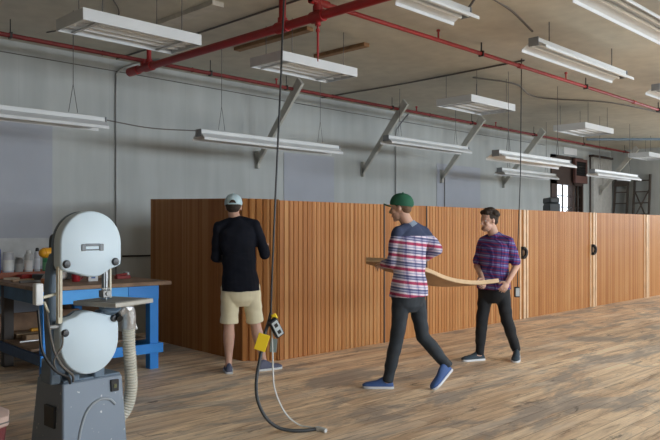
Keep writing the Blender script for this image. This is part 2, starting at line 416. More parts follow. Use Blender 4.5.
for nm, pts, r, lab in (
    ('ceiling_cable', [(8.9, 8.95, CEIL-.012), (8.92, 7, CEIL-.02), (8.88, 5, CEIL-.012)], .012, 'straight dark conduit across the ceiling between two red pipes'),
    ('ceiling_cable', [(4.93, 8.9, CEIL-.012), (4.95, 7, CEIL-.016), (4.93, 3, CEIL-.012)], .011, 'dark cable along the ceiling just above the red sprinkler main'),
    ('ceiling_cable', [(3.0, 6.2, CEIL-.012), (3.6, 6.6, CEIL-.01), (4.0, 7.3, CEIL-.01), (3.7, 8.3, CEIL-.01)], .007, 'curved cable on the ceiling behind the leftmost box light'),
    ('ceiling_cable', [(5.86, 3.9, CEIL-.2), (6.1, 3.9, CEIL-.02), (6.7, 3.95, CEIL-.015), (7.1, 3.9, CEIL-.18)], .012, 'grey cable linking the two ceiling reflector lights nearest the red branch pipe'),
    ('ceiling_cable', [(9.3, 6.1, CEIL-.02), (10.2, 5.9, CEIL-.02), (11.5, 6.2, CEIL-.02), (13.0, 5.5, CEIL-.02), (16, 5.2, CEIL-.02)], .012, 'wavy cable across the ceiling behind the red branch pipe'),
    ('dark_line', [(1.0, 8.985, 3.62), (5, 8.985, 3.62), (11, 8.985, 3.60), (17, 8.985, 3.62)], .006, 'long dark line of the gap at the top of the back wall below the red pipe'),  # thin tube drawn for the dark gap where wall meets ceiling
    ('dark_line', [(3.9, 7.3, 2.66), (4.5, 7.32, 2.63), (5.14, 7.3, 2.66)], .007, 'cable strung between the two leftmost hanging strip lights')):
    o = MB().tube(smooth_path(pts, 8), r, 8).build(nm, cable); tag(o, lab, 'cable')
bluegrey = mat('blue grey painted pipe', (.16,.23,.30), .5)
o = MB().tube([(16.6, 7.7, 3.62), (17.8, 6.2, 3.6), (19.4, 4.6, 3.6)], .03).build('ceiling_pipe', bluegrey)
tag(o, 'blue grey pipe under the ceiling at the far end of the room', 'pipe')
# boards the box lights hang from
board_m = mat('bare brown board', (.30,.17,.08), .7, var=.25, scale=14)
o = MB().box((5.68, 5.95, CEIL-.045), (5.78, 7.3, CEIL)).build('hanging_board', board_m, bevel=.003); tag(o, 'longer brown board fixed to the ceiling above a box light, left of the drop', 'board')
o = MB().box((6.66, 5.95, CEIL-.045), (6.76, 6.85, CEIL)).build('hanging_board', board_m, bevel=.003); tag(o, 'shorter brown board fixed to the ceiling beside the red sprinkler drop', 'board')

# ------------------------------------------------------------------ wall brackets
br_m = mat('grey white painted timber', (.50,.50,.46), .6)
def bracket(x, lab, y=8.99):
    t = thing('wall_bracket', lab, 'bracket', (x, y, 2.42), 0, 'diagonal brackets of the back wall')
    mb = MB(); w_ = .025
    mb.hexa([(-w_, -.07, .02), (w_, -.07, .02), (w_, .0, .02), (-w_, .0, .02)], [(-w_, -.07, .3), (w_, -.07, .3), (w_, .0, .3), (-w_, .0, .3)])
    mb.build('foot_plate', br_m, t, bevel=.004)
    h = CEIL-2.42
    MB().add([(-w_, -.03, .06), (w_, -.03, .06), (w_, -.03, .18), (-w_, -.03, .18), (-w_, -1.10, h-.13), (w_, -1.10, h-.13), (w_, -1.0, h-.02), (-w_, -1.0, h-.02)],
        [(0,1,2,3), (4,7,6,5), (0,4,5,1), (1,5,6,2), (2,6,7,3), (3,7,4,0)]).build('brace', br_m, t, bevel=.004)
    return t
for x, lab in ((7.45, 'diagonal wall bracket above the slats left of the green capped man'), (9.99, 'diagonal wall bracket rising right above the green cap'),
     (12.47, 'diagonal wall bracket behind the right end of the third hanging strip light'), (14.95, 'diagonal wall bracket behind the pair of stacked strip lights'), (19.9, 'diagonal wall bracket in the far corner beside the ladders')):
    bracket(x, lab, 8.84 if x > 19 else 8.99)

# ------------------------------------------------------------------ lights
white_e = mat('white enamelled steel', (.62,.65,.67), .4, var=.05, scale=3)
tube_m = mat('unlit fluorescent glass', (.80,.84,.86), .2, var=.02)
wire_m = mat('thin steel wire', (.12,.12,.12), .5, .5)
def strip_light(L, loc, lab, hang, group, wing=.12):
    t = thing('strip_light', lab, 'light fixture', loc, 0, group)
    MB().box((0, -.045, .03), (L, .045, .08)).build('housing', white_e, t, bevel=.004)
    rf = MB()
    for s in (-1, 1):
        a = [(0, s*.045, .035), (0, s*wing, -.022), (0, s*(wing+.003), -.055), (0, s*(wing-.003), -.055), (0, s*(wing-.006), -.025), (0, s*.04, .028)]
        rf.hexa([V(q) for q in a], [V(q)+V((L, 0, 0)) for q in a])
    rf.build('reflector', white_e, t)
    for s in (-1, 1):
        MB().cyl((.03, s*.045, .0), (L-.03, s*.045, .0), .016, n=14).build('fluorescent_tube', tube_m, t)
    for q in (0, L): MB().box((q-.006, -.06, -.012), (q+.006, .06, .082)).build('end_cap', mat('dull end plate', (.25,.27,.29), .5), t, bevel=.003)
    for x in (.35, L-.35):
        top = hang
        if top > .4:
            w2 = MB().cyl((x, 0, .4), (x, 0, top), .004, n=6).cyl((x-.05, 0, .1), (x, 0, .4), .0035, n=6).cyl((x+.05, 0, .1), (x, 0, .4), .0035, n=6)
        else: w2 = MB().cyl((x, 0, .1), (x, 0, top), .006, n=6)
        w2.build('hanging_wire', wire_m, t)
    return t
HZ = 2.60
strip_light(2.44, (1.45, 7.3, HZ), 'white hanging strip light at the left edge, above the bandsaw', CEIL-HZ, 'strip lights hung on long wires')
strip_light(2.44, (5.14, 7.3, HZ), 'white hanging strip light behind the drop cord above the man in black', CEIL-HZ, 'strip lights hung on long wires')
strip_light(2.30, (8.92, 7.5, 2.90), 'white hanging strip light above the man in the green cap', CEIL-2.90, 'strip lights hung on long wires')
strip_light(2.22, (9.04, 5.55, 2.52), 'upper and larger of the two stacked strip lights right of centre', CEIL-2.52, 'strip lights hung on long wires', .16)
strip_light(2.25, (12.47, 7.57, HZ), 'lower and smaller of the two stacked strip lights right of centre', CEIL-HZ, 'strip lights hung on long wires')
strip_light(2.22, (14.05, 6.4, HZ), 'hanging strip light at the right in front of the dark ladders', CEIL-HZ, 'strip lights hung on long wires')
strip_light(.90, (4.96, 3.92, 3.50), 'ceiling reflector light cut by the top edge, left of the large bright one', CEIL-3.50, 'reflector lights close under the ceiling', .145)
strip_light(2.36, (7.12, 3.90, 3.46), 'whole two tube reflector light close under the ceiling, upper right', CEIL-3.46, 'reflector lights close under the ceiling', .145)
strip_light(2.44, (10.62, 3.90, 3.46), 'small piece of a reflector light at the right edge of the photo', CEIL-3.46, 'reflector lights close under the ceiling', .145)
strip_light(2.44, (5.75, 2.62, 3.42), 'large bright reflector light cut by the top right corner', CEIL-3.42, 'reflector lights close under the ceiling', .17)
strip_light(2.44, (5.95, 2.08, 3.42), 'reflector light just touching the top right corner, nearest of all', CEIL-3.42, 'reflector lights close under the ceiling', .17)

def box_light(loc, lab, Wd=.52):
    t = thing('box_light', lab, 'light fixture', loc, 0, 'white box lights in a row under the ceiling')
    L, h = 1.22, .105; q = .012
    hb = MB().box((0,0,0), (L,q,h)).box((0,Wd-q,0), (L,Wd,h)).box((0,q,0), (q,Wd-q,h)).box((L-q,q,0), (L,Wd-q,h)).box((q,q,h-q), (L-q,Wd-q,h))
    hb.build('housing', white_e, t, bevel=.002)
    rf = MB()
    for y in [Wd*q_ for q_ in (.26, .5, .74)]:
        rf.hexa([V((q, y-.022, h-q)), V((q, y+.022, h-q)), V((q, y, .02))], [V((L-q, y-.022, h-q)), V((L-q, y+.022, h-q)), V((L-q, y, .02))])
    rf.build('divider', white_e, t)
    for y in [Wd*q_ for q_ in (.14, .38, .62, .86)]: MB().cyl((.02, y, .045), (L-.02, y, .045), .014, n=12).build('fluorescent_tube', tube_m, t)
    for x in (.14, L-.2): MB().box((x, q, .004), (x+.03, Wd-q, .018)).build('socket_bar', mat('grey socket bar', (.62,.64,.66), .5), t)
    MB().box((L, .3, .03), (L+.035, .36, .07)).box((L, .05, .05), (L+.02, .08, .09)).build('clip', blackm, t)
    for x in (.2, L-.2):
        for y in (.04, Wd-.04):
            MB().cyl((x, y, h), (x, y, CEIL-loc[2]), .004, n=6).build('hanging_wire', wire_m, t)
    return t
box_light((2.90, 5.80, 3.245), 'largest white box light, top left above the bandsaw')
box_light((5.15, 5.80, 3.28), 'white box light below the brown boards, left of centre')
box_light((8.80, 5.80, 3.30), 'white box light right of centre, above the walking men', .62)
box_light((12.45, 5.80, 3.29), 'small white box light above the far window', .62)
box_light((18.1, 6.8, 3.27), 'farthest white box light, at the right edge above the ladders')

# ------------------------------------------------------------------ far end: fan, sign, cupboard, ladders, drill press
fan = thing('window_fan', 'reddish brown box with a dark grille set high in the far window', 'fan', (18.42, 8.93, 2.72))
rb = mat('reddish brown steel', (.13,.06,.05), .55)
MB().box((0,-.08,0), (.72,.0,.2)).box((0,-.08,.58), (.72,0,.66)).box((0,-.08,.2), (.06,0,.58)).box((.66,-.08,.2), (.72,0,.58)).box((.06,-.02,.2), (.66,0,.58)).build('casing', rb, fan, bevel=.005)
g_ = MB()
for i in range(9): g_.box((.08+i*.066, -.07, .2), (.092+i*.066, -.06, .58))
for i in range(5): g_.box((.06, -.075, .24+i*.07), (.66, -.065, .25+i*.07))
g_.box((.06, -.03, .2), (.66, -.021, .58))
g_.build('grille', blackm, fan)
o = MB().box((17.98, 8.955, 3.47), (18.72, 8.995, 3.66)).build('blank_sign', mat('white board', (.8,.82,.84), .5, var=.03), bevel=.004)
tag(o, 'small plain white board above the far window', 'sign')
cb = thing('tall_cupboard', 'tall off white cupboard right of the far window', 'cupboard', (19.55, 8.87, 0))
MB().box((0,.02,0), (1.25,.12,3.5)).build('body', mat('cupboard cream', (.5,.5,.48), .6), cb, bevel=.004)
for x in (.02, .635):
    dd = MB().box((x, 0, .05), (x+.595, .02, 3.45)).build('door', mat('cupboard cream', (0,0,0)), cb, bevel=.003)
    MB().cyl((x+(.55 if x < .3 else .05), -.02, 1.2), (x+(.55 if x < .3 else .05), 0, 1.2), .015).build('knob', steel, dd)
MB().box((-.03,-.02,3.5), (1.28,.12,3.56)).build('top_moulding', brown, cb)
o = MB().cyl((19.42, 8.9, .0), (19.42, 8.9, 3.5), .02).build('drain_pipe', brown); tag(o, 'dark vertical pipe between the far window and the tall cupboard', 'pipe')
ladm = mat('weathered dark ladder wood', (.075,.06,.05), .7)
def ladder(y0, y1, lab, cross):
    t = thing('ladder', lab, 'ladder', (20.9, (y0+y1)/2, 0), 0, 'dark ladders leaning at the far wall')
    hw = abs(y1-y0)/2
    for s in (-1, 1):
        MB().hexa([(-.42,s*hw*1.15-.02,0),(-.34,s*hw*1.15-.02,0),(-.34,s*hw*1.15+.02,0),(-.42,s*hw*1.15+.02,0)], [(-.05,s*hw-.02,3.03),(.04,s*hw-.02,3.03),(.04,s*hw+.02,3.03),(-.05,s*hw+.02,3.03)]).build('rail', ladm, t)
    for k in range(9):
        z = .3+k*.32; x = -.38+.38*z/3.03
        MB().box((x-.04, -hw*1.1, z-.015), (x+.04, hw*1.1, z+.015)).build('rung', ladm, t)
    if cross:
        MB().cyl((-.2, -hw, 1.7), (-.08, hw, 2.6), .022, n=8).cyl((-.2, hw, 1.7), (-.08, -hw, 2.6), .022, n=8).build('cross_brace', ladm, t)
    else: MB().box((-.08, -hw, 2.72), (-.03, hw, 2.85)).build('top_tread', ladm, t)
ladder(8.44, 8.80, 'dark plain ladder in the far corner beside the cupboard', False)
ladder(7.82, 8.24, 'dark ladder with crossed braces near the right edge', True)
dp = thing('drill_press', 'dark drill press standing behind the partition before the far window', 'drill press', (13.42, 6.95, 0), A-PI/2)
dm = mat('dark machine grey', (.05,.06,.065), .5)
MB().box((-.28,-.25,0), (.28,.35,.08)).build('base', dm, dp, bevel=.01)
MB().cyl((0,.18,.08), (0,.18,1.95), .045).build('column', steel, dp)
MB().box((-.2,-.22,.9), (.2,.14,.95)).cyl((0,.18,.85), (0,.18,1), .07).build('work_table', dm, dp, bevel=.008)
MB().box((-.11,-.2,1.62), (.11,.22,1.98)).cyl((0,-.12,1.62), (0,-.12,1.45), .04).build('head', dm, dp, bevel=.02)
MB().box((-.10,-.2,1.98), (.10,.3,2.10)).build('belt_guard', dm, dp, bevel=.03)
MB().cyl((0,.34,1.65), (0,.34,1.95), .075).build('motor', dm, dp, bevel=.01)
MB().cyl((.11,-.05,1.75), (.2,-.05,1.75), .03).cyl((.2,-.05,1.75), (.32,-.2,1.9), .01).cyl((.2,-.05,1.75), (.2,.13,1.62), .01).build('feed_handle', steel, dp)

# ------------------------------------------------------------------ workbench
blue = mat('bright blue paint', (.02,.27,.82), .45, var=.1, scale=3)
blue2 = mat('shaded blue paint', (.055,.145,.27), .55, var=.25, scale=5)  # darker, greyer blue that paints shade onto the bench's left side
lblue = mat('lighter blue paint', (.05,.38,.92), .45, var=.1, scale=3)
BZ = .915
wb = thing('workbench', 'bright blue painted workbench with a worn wooden top behind the bandsaw', 'workbench', (2.93, 6.66, 0), math.radians(-4))
top_m = mat('worn bench top', (.30,.19,.12), .6, var=.35, scale=7)
MB().box((-.06,-.06,BZ-.04), (1.32,2.12,BZ)).build('bench_top', top_m, wb, bevel=.006)
a_ = MB().box((0,0,BZ-.18), (.86,.04,BZ-.04)).build('front_apron', lblue, wb, bevel=.004)
MB().box((.86,-.004,BZ-.19), (1.2,.04,BZ-.04)).build('front_apron', blue, wb, bevel=.004)
MB().box((0,.04,BZ-.18), (.04,2.08,BZ-.04)).build('side_apron', blue2, wb, bevel=.004)
MB().box((1.16,.04,BZ-.18), (1.2,2.08,BZ-.04)).build('side_apron', blue, wb, bevel=.004)
for x, y, mm in ((0,0,blue), (1.1,0,blue), (1.1,1.98,blue), (0,1.98,blue2)):
    MB().box((x+.002,y+.002,0), (x+.1,y+.1,BZ-.05)).build('leg', mm, wb, bevel=.004)
o = MB().box((.0,1.12,0), (.1,1.22,BZ-.05)).build('leg', mat('dark stained post', (.07,.06,.055), .7), wb, bevel=.004); o['label'] = 'dark stained middle leg'
MB().box((-.03,-.02,.17), (.0,2.1,.27)).build('stretcher', mat('navy blue paint', (.03,.075,.17), .5), wb, bevel=.004)
MB().box((-.03,-.03,.17), (1.24,-.0,.27)).build('stretcher', blue, wb, bevel=.004)
MB().box((1.2,0,.17), (1.23,2.1,.27)).build('stretcher', blue, wb, bevel=.004)
MB().box((0.0,.3,.27), (1.2,2.0,.29)).build('lower_shelf', top_m, wb)
# things around the bench; bench space -> room
def bench(x, y, z=BZ): return wb.matrix_basis @ V((x, y, z)) if False else V((2.93+x*math.cos(math.radians(-4))-y*math.sin(math.radians(-4)), 6.66+x*math.sin(math.radians(-4))+y*math.cos(math.radians(-4)), z))
def can(x, y, r, h, col, lab, name='spray_can', z=BZ, capcol=None, nozzle=False, cat='can'):
    if z > BZ: r *= 1.2; h *= 1.25; x = x*1.22-.02
    t = thing(name, lab, cat, bench(x, y, z))
    MB().lathe([(0,0),(r*.95,0),(r,.006),(r,h-.02),(r*.85,h-.004),(r*.7,h)], n=20).build('body', mat(name+str(col), col, .4, var=.08), t)
    if nozzle: MB().lathe([(0,0),(r*.6,0),(r*.6,.03),(r*.4,.04),(0,.04)], (0,0,h), n=16).build('cap', mat('cap'+str(capcol), capcol or (.02,.02,.02), .4), t)
    else: MB().lathe([(0,0),(r*.92,0),(r*.92,.012),(0,.012)], (0,0,h), n=20).build('lid', mat('cap'+str(capcol), capcol or (.5,.5,.5), .35), t)
    MB().lathe([(r+.001,h*.25),(r+.001,h*.7)], n=20).build('paper_label', mat('lab'+str(col), tuple(min(1, c*1.3+.08) for c in col), .5), t)
tr = thing('wooden_tray', 'long orange brown tray of tools at the back left of the workbench', 'tray', bench(.02, 1.38), math.radians(-4))
trm = mat('orange brown tray wood', (.33,.10,.05), .6, var=.25)
MB().box((0,0,0),(.74,.5,.015)).box((0,0,.015),(.74,.02,.07)).box((0,.48,.015),(.74,.5,.07)).box((0,.02,.015),(.02,.48,.07)).box((.72,.02,.015),(.74,.48,.07)).build('tray', trm, tr, bevel=.003)
TZ = BZ+.016
can(.09, 1.66, .034, .25, (.10,.12,.42), 'blue bottle at the far left end of the bench row', 'bottle', TZ, (.1,.1,.3), True, 'bottle')
can(.17, 1.58, .048, .21, (.68,.72,.80), 'wide white tub between the blue bottle and a grey can', 'paint_tub', TZ, (.8,.82,.85), False, 'tub')
can(.27, 1.60, .036, .16, (.25,.25,.24), 'short grey can between two white containers', 'tin_can', TZ, (.5,.5,.5), False)
can(.345, 1.56, .036, .20, (.72,.76,.78), 'white spray can beside a black spray bottle', 'spray_can', TZ, (.75,.78,.8), True)
can(.43, 1.58, .026, .22, (.6,.62,.68), 'slim pale spray bottle with a black trigger', 'spray_bottle', TZ, (.02,.02,.02), True, 'bottle')
can(.53, 1.56, .055, .17, (.05,.28,.12), 'green and white can next to the yellow saw', 'paint_can', TZ, (.6,.6,.5), False)
rc = MB().box((0,0,0), (.26,.14,.05)).box((.02,.02,.05), (.24,.12,.055)).build('red_case', mat('red plastic', (.42,.02,.02), .4), bevel=.008); rc.location = bench(.20, 1.17); tag(rc, 'flat red plastic case below the green can', 'case')
for i, (x, y, l, c, lab) in enumerate(((.0,.84,.25,(.30,.20,.12),'brown wooden stick lying at the left end of the bench'), (.0,.62,.3,(.16,.15,.14),'dark steel file lying on the bench left part'), (.02,1.2,.16,(.5,.4,.3),'short pale wooden block on the bench by the red case'))):
    o = MB().box((0,0,0), (l,.04,.025)).build(('wooden_stick','file','wooden_block')[i], mat('bit%d' % i, c, .6), bevel=.004); o.location = bench(x, y); o.rotation_euler = (0,0,math.radians(12-14*i)); tag(o, lab, ('stick','file','block')[i])
# yellow mitre saw
ms = thing('mitre_saw', 'yellow and black mitre saw on the workbench left of the bandsaw top', 'power saw', bench(.50, .98), math.radians(10))
yel = mat('yellow tool plastic', (.75,.36,.02), .4)
MB().box((-.2,-.15,0), (.2,.15,.06)).build('base', dm, ms, bevel=.01)
MB().cyl((-.03,0,.24), (.03,0,.24), .125, n=28).build('blade_guard', dm, ms, bevel=.01)
MB().cyl((-.03,0,.29), (-.16,0,.29), .055).ball((-.16,0,.29), .05).build('motor', yel, ms)
MB().tube(smooth_path([(-.02,-.02,.33), (-.03,-.06,.43), (0,.04,.47), (.03,.14,.42), (.02,.12,.1)]), .022).build('handle', dm, ms)
# things on the right part of the bench
o = MB().ell((0,0,.05), ((.11,0,0),(0,.08,0),(0,0,.05))).ell((.08,.03,.06), ((.07,.02,0),(0,.06,.01),(0,0,.055))).ell((-.07,.02,.045), ((.06,0,.02),(0,.07,0),(0,0,.045)))
o = o.build('crumpled_rag', mat('pale rag cloth', (.62,.60,.58), .9, var=.3), remesh=.01, sm=3); o.location = bench(.35,.62,BZ+.006); tag(o, 'crumpled pale rag seen under the upper bandsaw cover', 'rag')
o = MB().lathe([(0,0),(.06,0),(.075,.03),(.07,.05),(0,.055)], n=20).build('orange_bowl', mat('orange brown clay', (.50,.20,.08), .6)); o.location = bench(.2,.4); tag(o, 'low orange brown dish on the bench behind the cream blade guard', 'dish')
mg = thing('red_mug', 'red mug on the bench between rag and white box', 'mug', bench(.52,.5))
MB().lathe([(0,0),(.038,0),(.042,.01),(.042,.095),(.037,.095),(.036,.012),(0,.01)], n=22).build('cup', mat('red glaze', (.35,.02,.03), .3), mg)
MB().tube(smooth_path([(.04,0,.08),(.07,0,.07),(.07,0,.035),(.04,0,.02)]), .006).build('handle', mat('red glaze', (0,0,0)), mg)
bx = thing('carton', 'small white carton with a blue mark behind the saw blade', 'carton', bench(.62,.42), math.radians(-10))
MB().box((0,0,0), (.1,.07,.11)).build('box', mat('white card', (.78,.8,.82), .6, var=.03), bx, bevel=.002)
MB().box((.03,-.002,.03), (.07,0,.06)).build('blue_mark', mat('blue ink', (.1,.2,.5), .6), bx)
can(.80, .40, .025, .12, (.75,.77,.78), 'narrow white tube standing behind the bandsaw blade guide', 'glue_tube', BZ, (.8,.8,.8), True, 'tube')
o = MB()
for k in range(5): o.lathe([(0,0),(.05,0),(.055,.02),(.05,.035),(.02,.035)], (0,0,.036*k), n=20)
o = o.build('wooden_spool_stack', mat('pale turned wood', (.55,.45,.33), .6)); o.location = bench(.99,.95); tag(o, 'pale turned wooden stack on the bench right of the bandsaw cover', 'spool')
o = MB().box((0,0,0), (.16,.07,.035)).cyl((.0,.03,.04),(.14,.05,.05),.012).build('red_clamp', mat('dull red tool', (.33,.04,.04), .5), bevel=.004); o.location = bench(1.0,.55); tag(o, 'dull red clamp lying near the right end of the bench', 'clamp')
o = MB().lathe([(0,0),(.032,0),(.036,.07),(.033,.07),(.03,.006),(0,.005)], n=20).build('glass_jar', mat('silver grey glass', (.55,.6,.62), .15, .3)); o.location = bench(1.16,.66); tag(o, 'small silvery jar at the right end of the bench', 'jar')
# timber stored on the lower shelf
for i, (x, y, l, hh, c, lab) in enumerate(((.12,1.75,.95,.20,(.33,.20,.12),'brown board on edge at the back of the lower shelf'), (.12,1.1,.9,.05,(.45,.32,.20),'pale plank on the lower shelf of the bench'), (.14,.86,.5,.06,(.40,.26,.15),'short tan offcut on the lower shelf of the bench'))):
    o = MB().box((0,0,0), (l,.06 if i == 0 else .14,hh)).build('stored_board', mat('stored%d' % i, c, .7, var=.3), bevel=.003); o.location = bench(x, y, .292); o.rotation_euler = (0,0,math.radians(-4)); tag(o, lab, 'board')
o = MB().box((0,0,0), (.09,.05,.035)).build('tape_measure', yel, bevel=.01); o.location = bench(.30,1.18,.342); tag(o, 'small yellow tape measure on a plank under the bench', 'tape measure')
o = MB().cyl((0,0,.012), (.7,.02,.012), .011).build('steel_pipe', mat('bright steel', (.7,.72,.74), .3, .8)); o.location = bench(.05,.78,.29); tag(o, 'bright steel rod on the lower shelf of the bench', 'rod')
o = MB().hexa([(0,0,0),(.75,0,0),(.75,.02,0),(0,.02,0)], [(0,.12,.8),(.75,.12,.8),(.75,.14,.8),(0,.14,.8)]).build('plywood_sheet', mat('brown plywood', (.22,.12,.06), .6, var=.2)); o.location = V((3.95, 8.82, 0)); tag(o, 'brown plywood sheet leaning on the wall behind the bench', 'plywood')

# ------------------------------------------------------------------ bandsaw
BX, BY = 2.31, 4.42
bs = thing('bandsaw', 'grey and white upright bandsaw on a grey cabinet stand, in the left foreground', 'bandsaw', (BX, BY, 0), math.radians(1.5))
grey = bpy.data.materials.new('speckled grey machine paint')
def speckle(m, base, spot, thr=.66, sc_=38):
    m.use_nodes = True; N = m.node_tree.nodes; L = m.node_tree.links; b = N['Principled BSDF']
    tc = N.new('ShaderNodeTexCoord'); n = N.new('ShaderNodeTexNoise'); n.inputs['Scale'].default_value = sc_; n.inputs['Detail'].default_value = 4
    L.new(tc.outputs['Object'], n.inputs[0]); r = N.new('ShaderNodeValToRGB'); L.new(n.outputs['Fac'], r.inputs[0])
    r.color_ramp.elements[0].position = thr; r.color_ramp.elements[0].color = (*base, 1); r.color_ramp.elements[1].position = thr+.04; r.color_ramp.elements[1].color = (*spot, 1)
    L.new(r.outputs[0], b.inputs['Base Color']); b.inputs['Roughness'].default_value = .45
speckle(grey, (.21,.26,.33), (.6,.63,.66), .68, 30)
white_p = mat('pale blue white machine paint', (.66,.80,.90), .5, var=.03, scale=2)
cast = mat('blue grey cast iron', (.13,.19,.26), .45, var=.15)
cream = mat('cream guard paint', (.66,.63,.50), .4)
st = MB().hexa([(-.23,.02,0),(.235,.02,0),(.235,.48,0),(-.23,.48,0)], [(-.21,.06,.46),(.22,.06,.46),(.22,.42,.46),(-.21,.42,.46)])
cab = st.build('stand', grey, bs, bevel=.012)
MB().box((-.20,.07,.46), (.21,.41,.475)).build('stand_top', cast, bs, bevel=.004)
# arched relief on the stand's door
arch = [(-.125,.025,.03), (-.10,.033,.15), (-.05,.041,.26), (.03,.046,.315), (.11,.046,.31), (.155,.043,.27)]
MB().tube(smooth_path(arch), .010).build('arch_relief', mat('raised grey moulding', (.30,.34,.38), .4), cab)
MB().box((.125,.042,.355), (.185,.07,.435)).build('switch', blackm, cab, bevel=.004)
MB().box((.145,.037,.38), (.165,.045,.405)).build('switch_button', mat('olive switch', (.12,.12,.04), .4), cab)
MB().box((-.235,.13,.16), (-.21,.27,.30)).build('vent', blackm, cab, bevel=.003)
# covers
def outline_upper():
    r = .213; cz = 1.36; pts = []
    for k in range(0, 25):
        t = PI*k/24; pts.append((r*math.cos(t), cz+r*math.sin(t)))
    pts += [(-r, 1.30), (-r, 1.23), (-.205, 1.205), (-.17, 1.185), (-.13, 1.180), (-.08, 1.165), (-.03, 1.15), (.02, 1.145), (.06, 1.15), (.10, 1.17), (.14, 1.195), (.18, 1.205), (r-.004, 1.22), (r, 1.25), (r, 1.31)]
    return pts
def outline_lower():
    pts = []
    for k in range(0, 21):
        t = PI+PI*k/20; pts.append((.205*math.cos(t), .735+.215*math.sin(t)*1.02))
    pts += [(.205,.80), (.20,.87), (.17,.90), (.12,.895), (.07,.905), (.0,.925), (-.06,.92), (-.10,.895), (-.15,.885), (-.19,.87), (-.204,.83)]
    return pts
def shell(pts, y0, y1, mat_, name, shrink=.018):
    cx = sum(p[0] for p in pts)/len(pts); cz = sum(p[1] for p in pts)/len(pts)
    def ring(y, s): return [V((cx+(x-cx)*s, y, cz+(z-cz)*s)) for x, z in pts]
    mb = MB().rings([ring(y1, 1), ring(y0+.02, 1), ring(y0+.006, .985), ring(y0, .95)])
    return mb.build(name, mat_, bs, angle=50)
up = shell(outline_upper(), -.06, .03, white_p, 'upper_cover')
lo = shell(outline_lower(), -.04, .05, white_p, 'lower_cover')
shell([(x*.985+.0, z+.002) for x, z in outline_upper()], .03, .07, cast, 'upper_housing')
shell([(x*.985+.0, z-.0) for x, z in outline_lower()], .05, .09, cast, 'lower_housing')
# badge on the upper cover
bd = MB().box((-.075,-.068,1.315),(-.045,-.058,1.36)).box((.05,-.068,1.315),(.08,-.058,1.36)).box((-.05,-.066,1.345),(.055,-.058,1.362)).box((-.05,-.066,1.318),(.055,-.058,1.326))
bd.build('badge', mat('grey cast badge', (.18,.2,.22), .5, .3), up, bevel=.004)
for x, z in ((-.175, 1.235), (.165, 1.24)):
    MB().lathe([(0,0),(.026,0),(.026,.012),(.020,.022),(0,.024)], (x,-.055,z), 20, (0,-1,0)).build('knob', mat('black knob', (.03,.035,.045), .35), up)
for x, z in ((-.175, .80), (.165, .865)):
    MB().lathe([(0,0),(.024,0),(.024,.012),(.018,.022),(0,.024)], (x,-.038,z), 20, (0,-1,0)).build('knob', mat('black knob', (0,0,0)), lo)
# cast column joining the two housings
cl = MB()
cl.rings([[V((x-.035, .05, z)), V((x+.05, .05, z)), V((x+.05, .14, z)), V((x-.035, .14, z))] for x, z in ((-.17,.52), (-.185,.66), (-.195,.82), (-.20,.95), (-.195,1.1), (-.185,1.22), (-.16,1.3))])
cl.box((-.10,.06,.46), (-.02,.16,.60)); cl.box((.08,.06,.46), (.16,.16,.60)); cl.box((-.22,.06,.46), (-.15,.2,.62))
cl.build('column', cast, bs, bevel=.012)
MB().box((-.215,-.03,.86), (-.185,.0,1.22)).build('blade_guard', cream, bs, bevel=.003)
MB().box((-.208,-.032,.90), (-.202,-.03,1.2)).build('guard_slot', mat('guard slot brown', (.25,.16,.08), .5), bs)
MB().cyl((-.26,.0,.84), (-.19,.0,.84), .014).cyl((-.19,0,.75),(-.19,0,1.2),.008).build('hinge_rod', steel, bs)
sw = MB().box((-.355,-.025,.985), (-.305,.025,1.12)).build('switch_box', mat('white plastic', (.75,.78,.80), .4), bs, bevel=.008)
MB().cyl((-.30,.0,1.03), (-.2,.02,1.045), .010).cyl((-.29,0,1.0), (-.24,.05,.93), .008).build('switch_bracket', cream, bs)
MB().tube(smooth_path([(-.33,-.0,.955),(-.325,-.01,.85),(-.315,-.03,.7),(-.25,-.06,.58),(-.16,-.05,.52),(-.12,.0,.47)]), .009).build('power_cable', blackm, bs)
MB().tube(smooth_path([(-.23,.1,1.0),(-.27,-.02,.85),(-.25,-.05,.7),(-.2,-.05,.6),(-.13,-.05,.53),(-.09,.02,.475)]), .008).build('power_cable', cable, bs)
MB().tube(smooth_path([(-.19,-.045,.80),(-.205,-.06,.72),(-.25,-.05,.64),(-.22,-.02,.56)]), .006).build('power_cable', cable, bs)
SAWX = -.07
# blade guide and blade
MB().box((.105,-.02,1.02), (.135,.01,1.24)).build('guide_post', mat('worn grey steel', (.28,.31,.33), .35, .7), bs, bevel=.003)
MB().box((.09,-.04,1.005), (.15,.02,1.05)).cyl((.12,-.05,1.03), (.12,-.02,1.03), .014).cyl((.09,-.02,1.06),(.15,-.02,1.06),.008).build('blade_guide', steel, bs, bevel=.003)
MB().box((.150,-.02,1.0), (.162,.0,1.24)).build('blade_cover', cream, bs)
MB().box((.119,-.03,.9), (.121,-.018,1.2)).build('blade', mat('bright steel', (0,0,0)), bs)
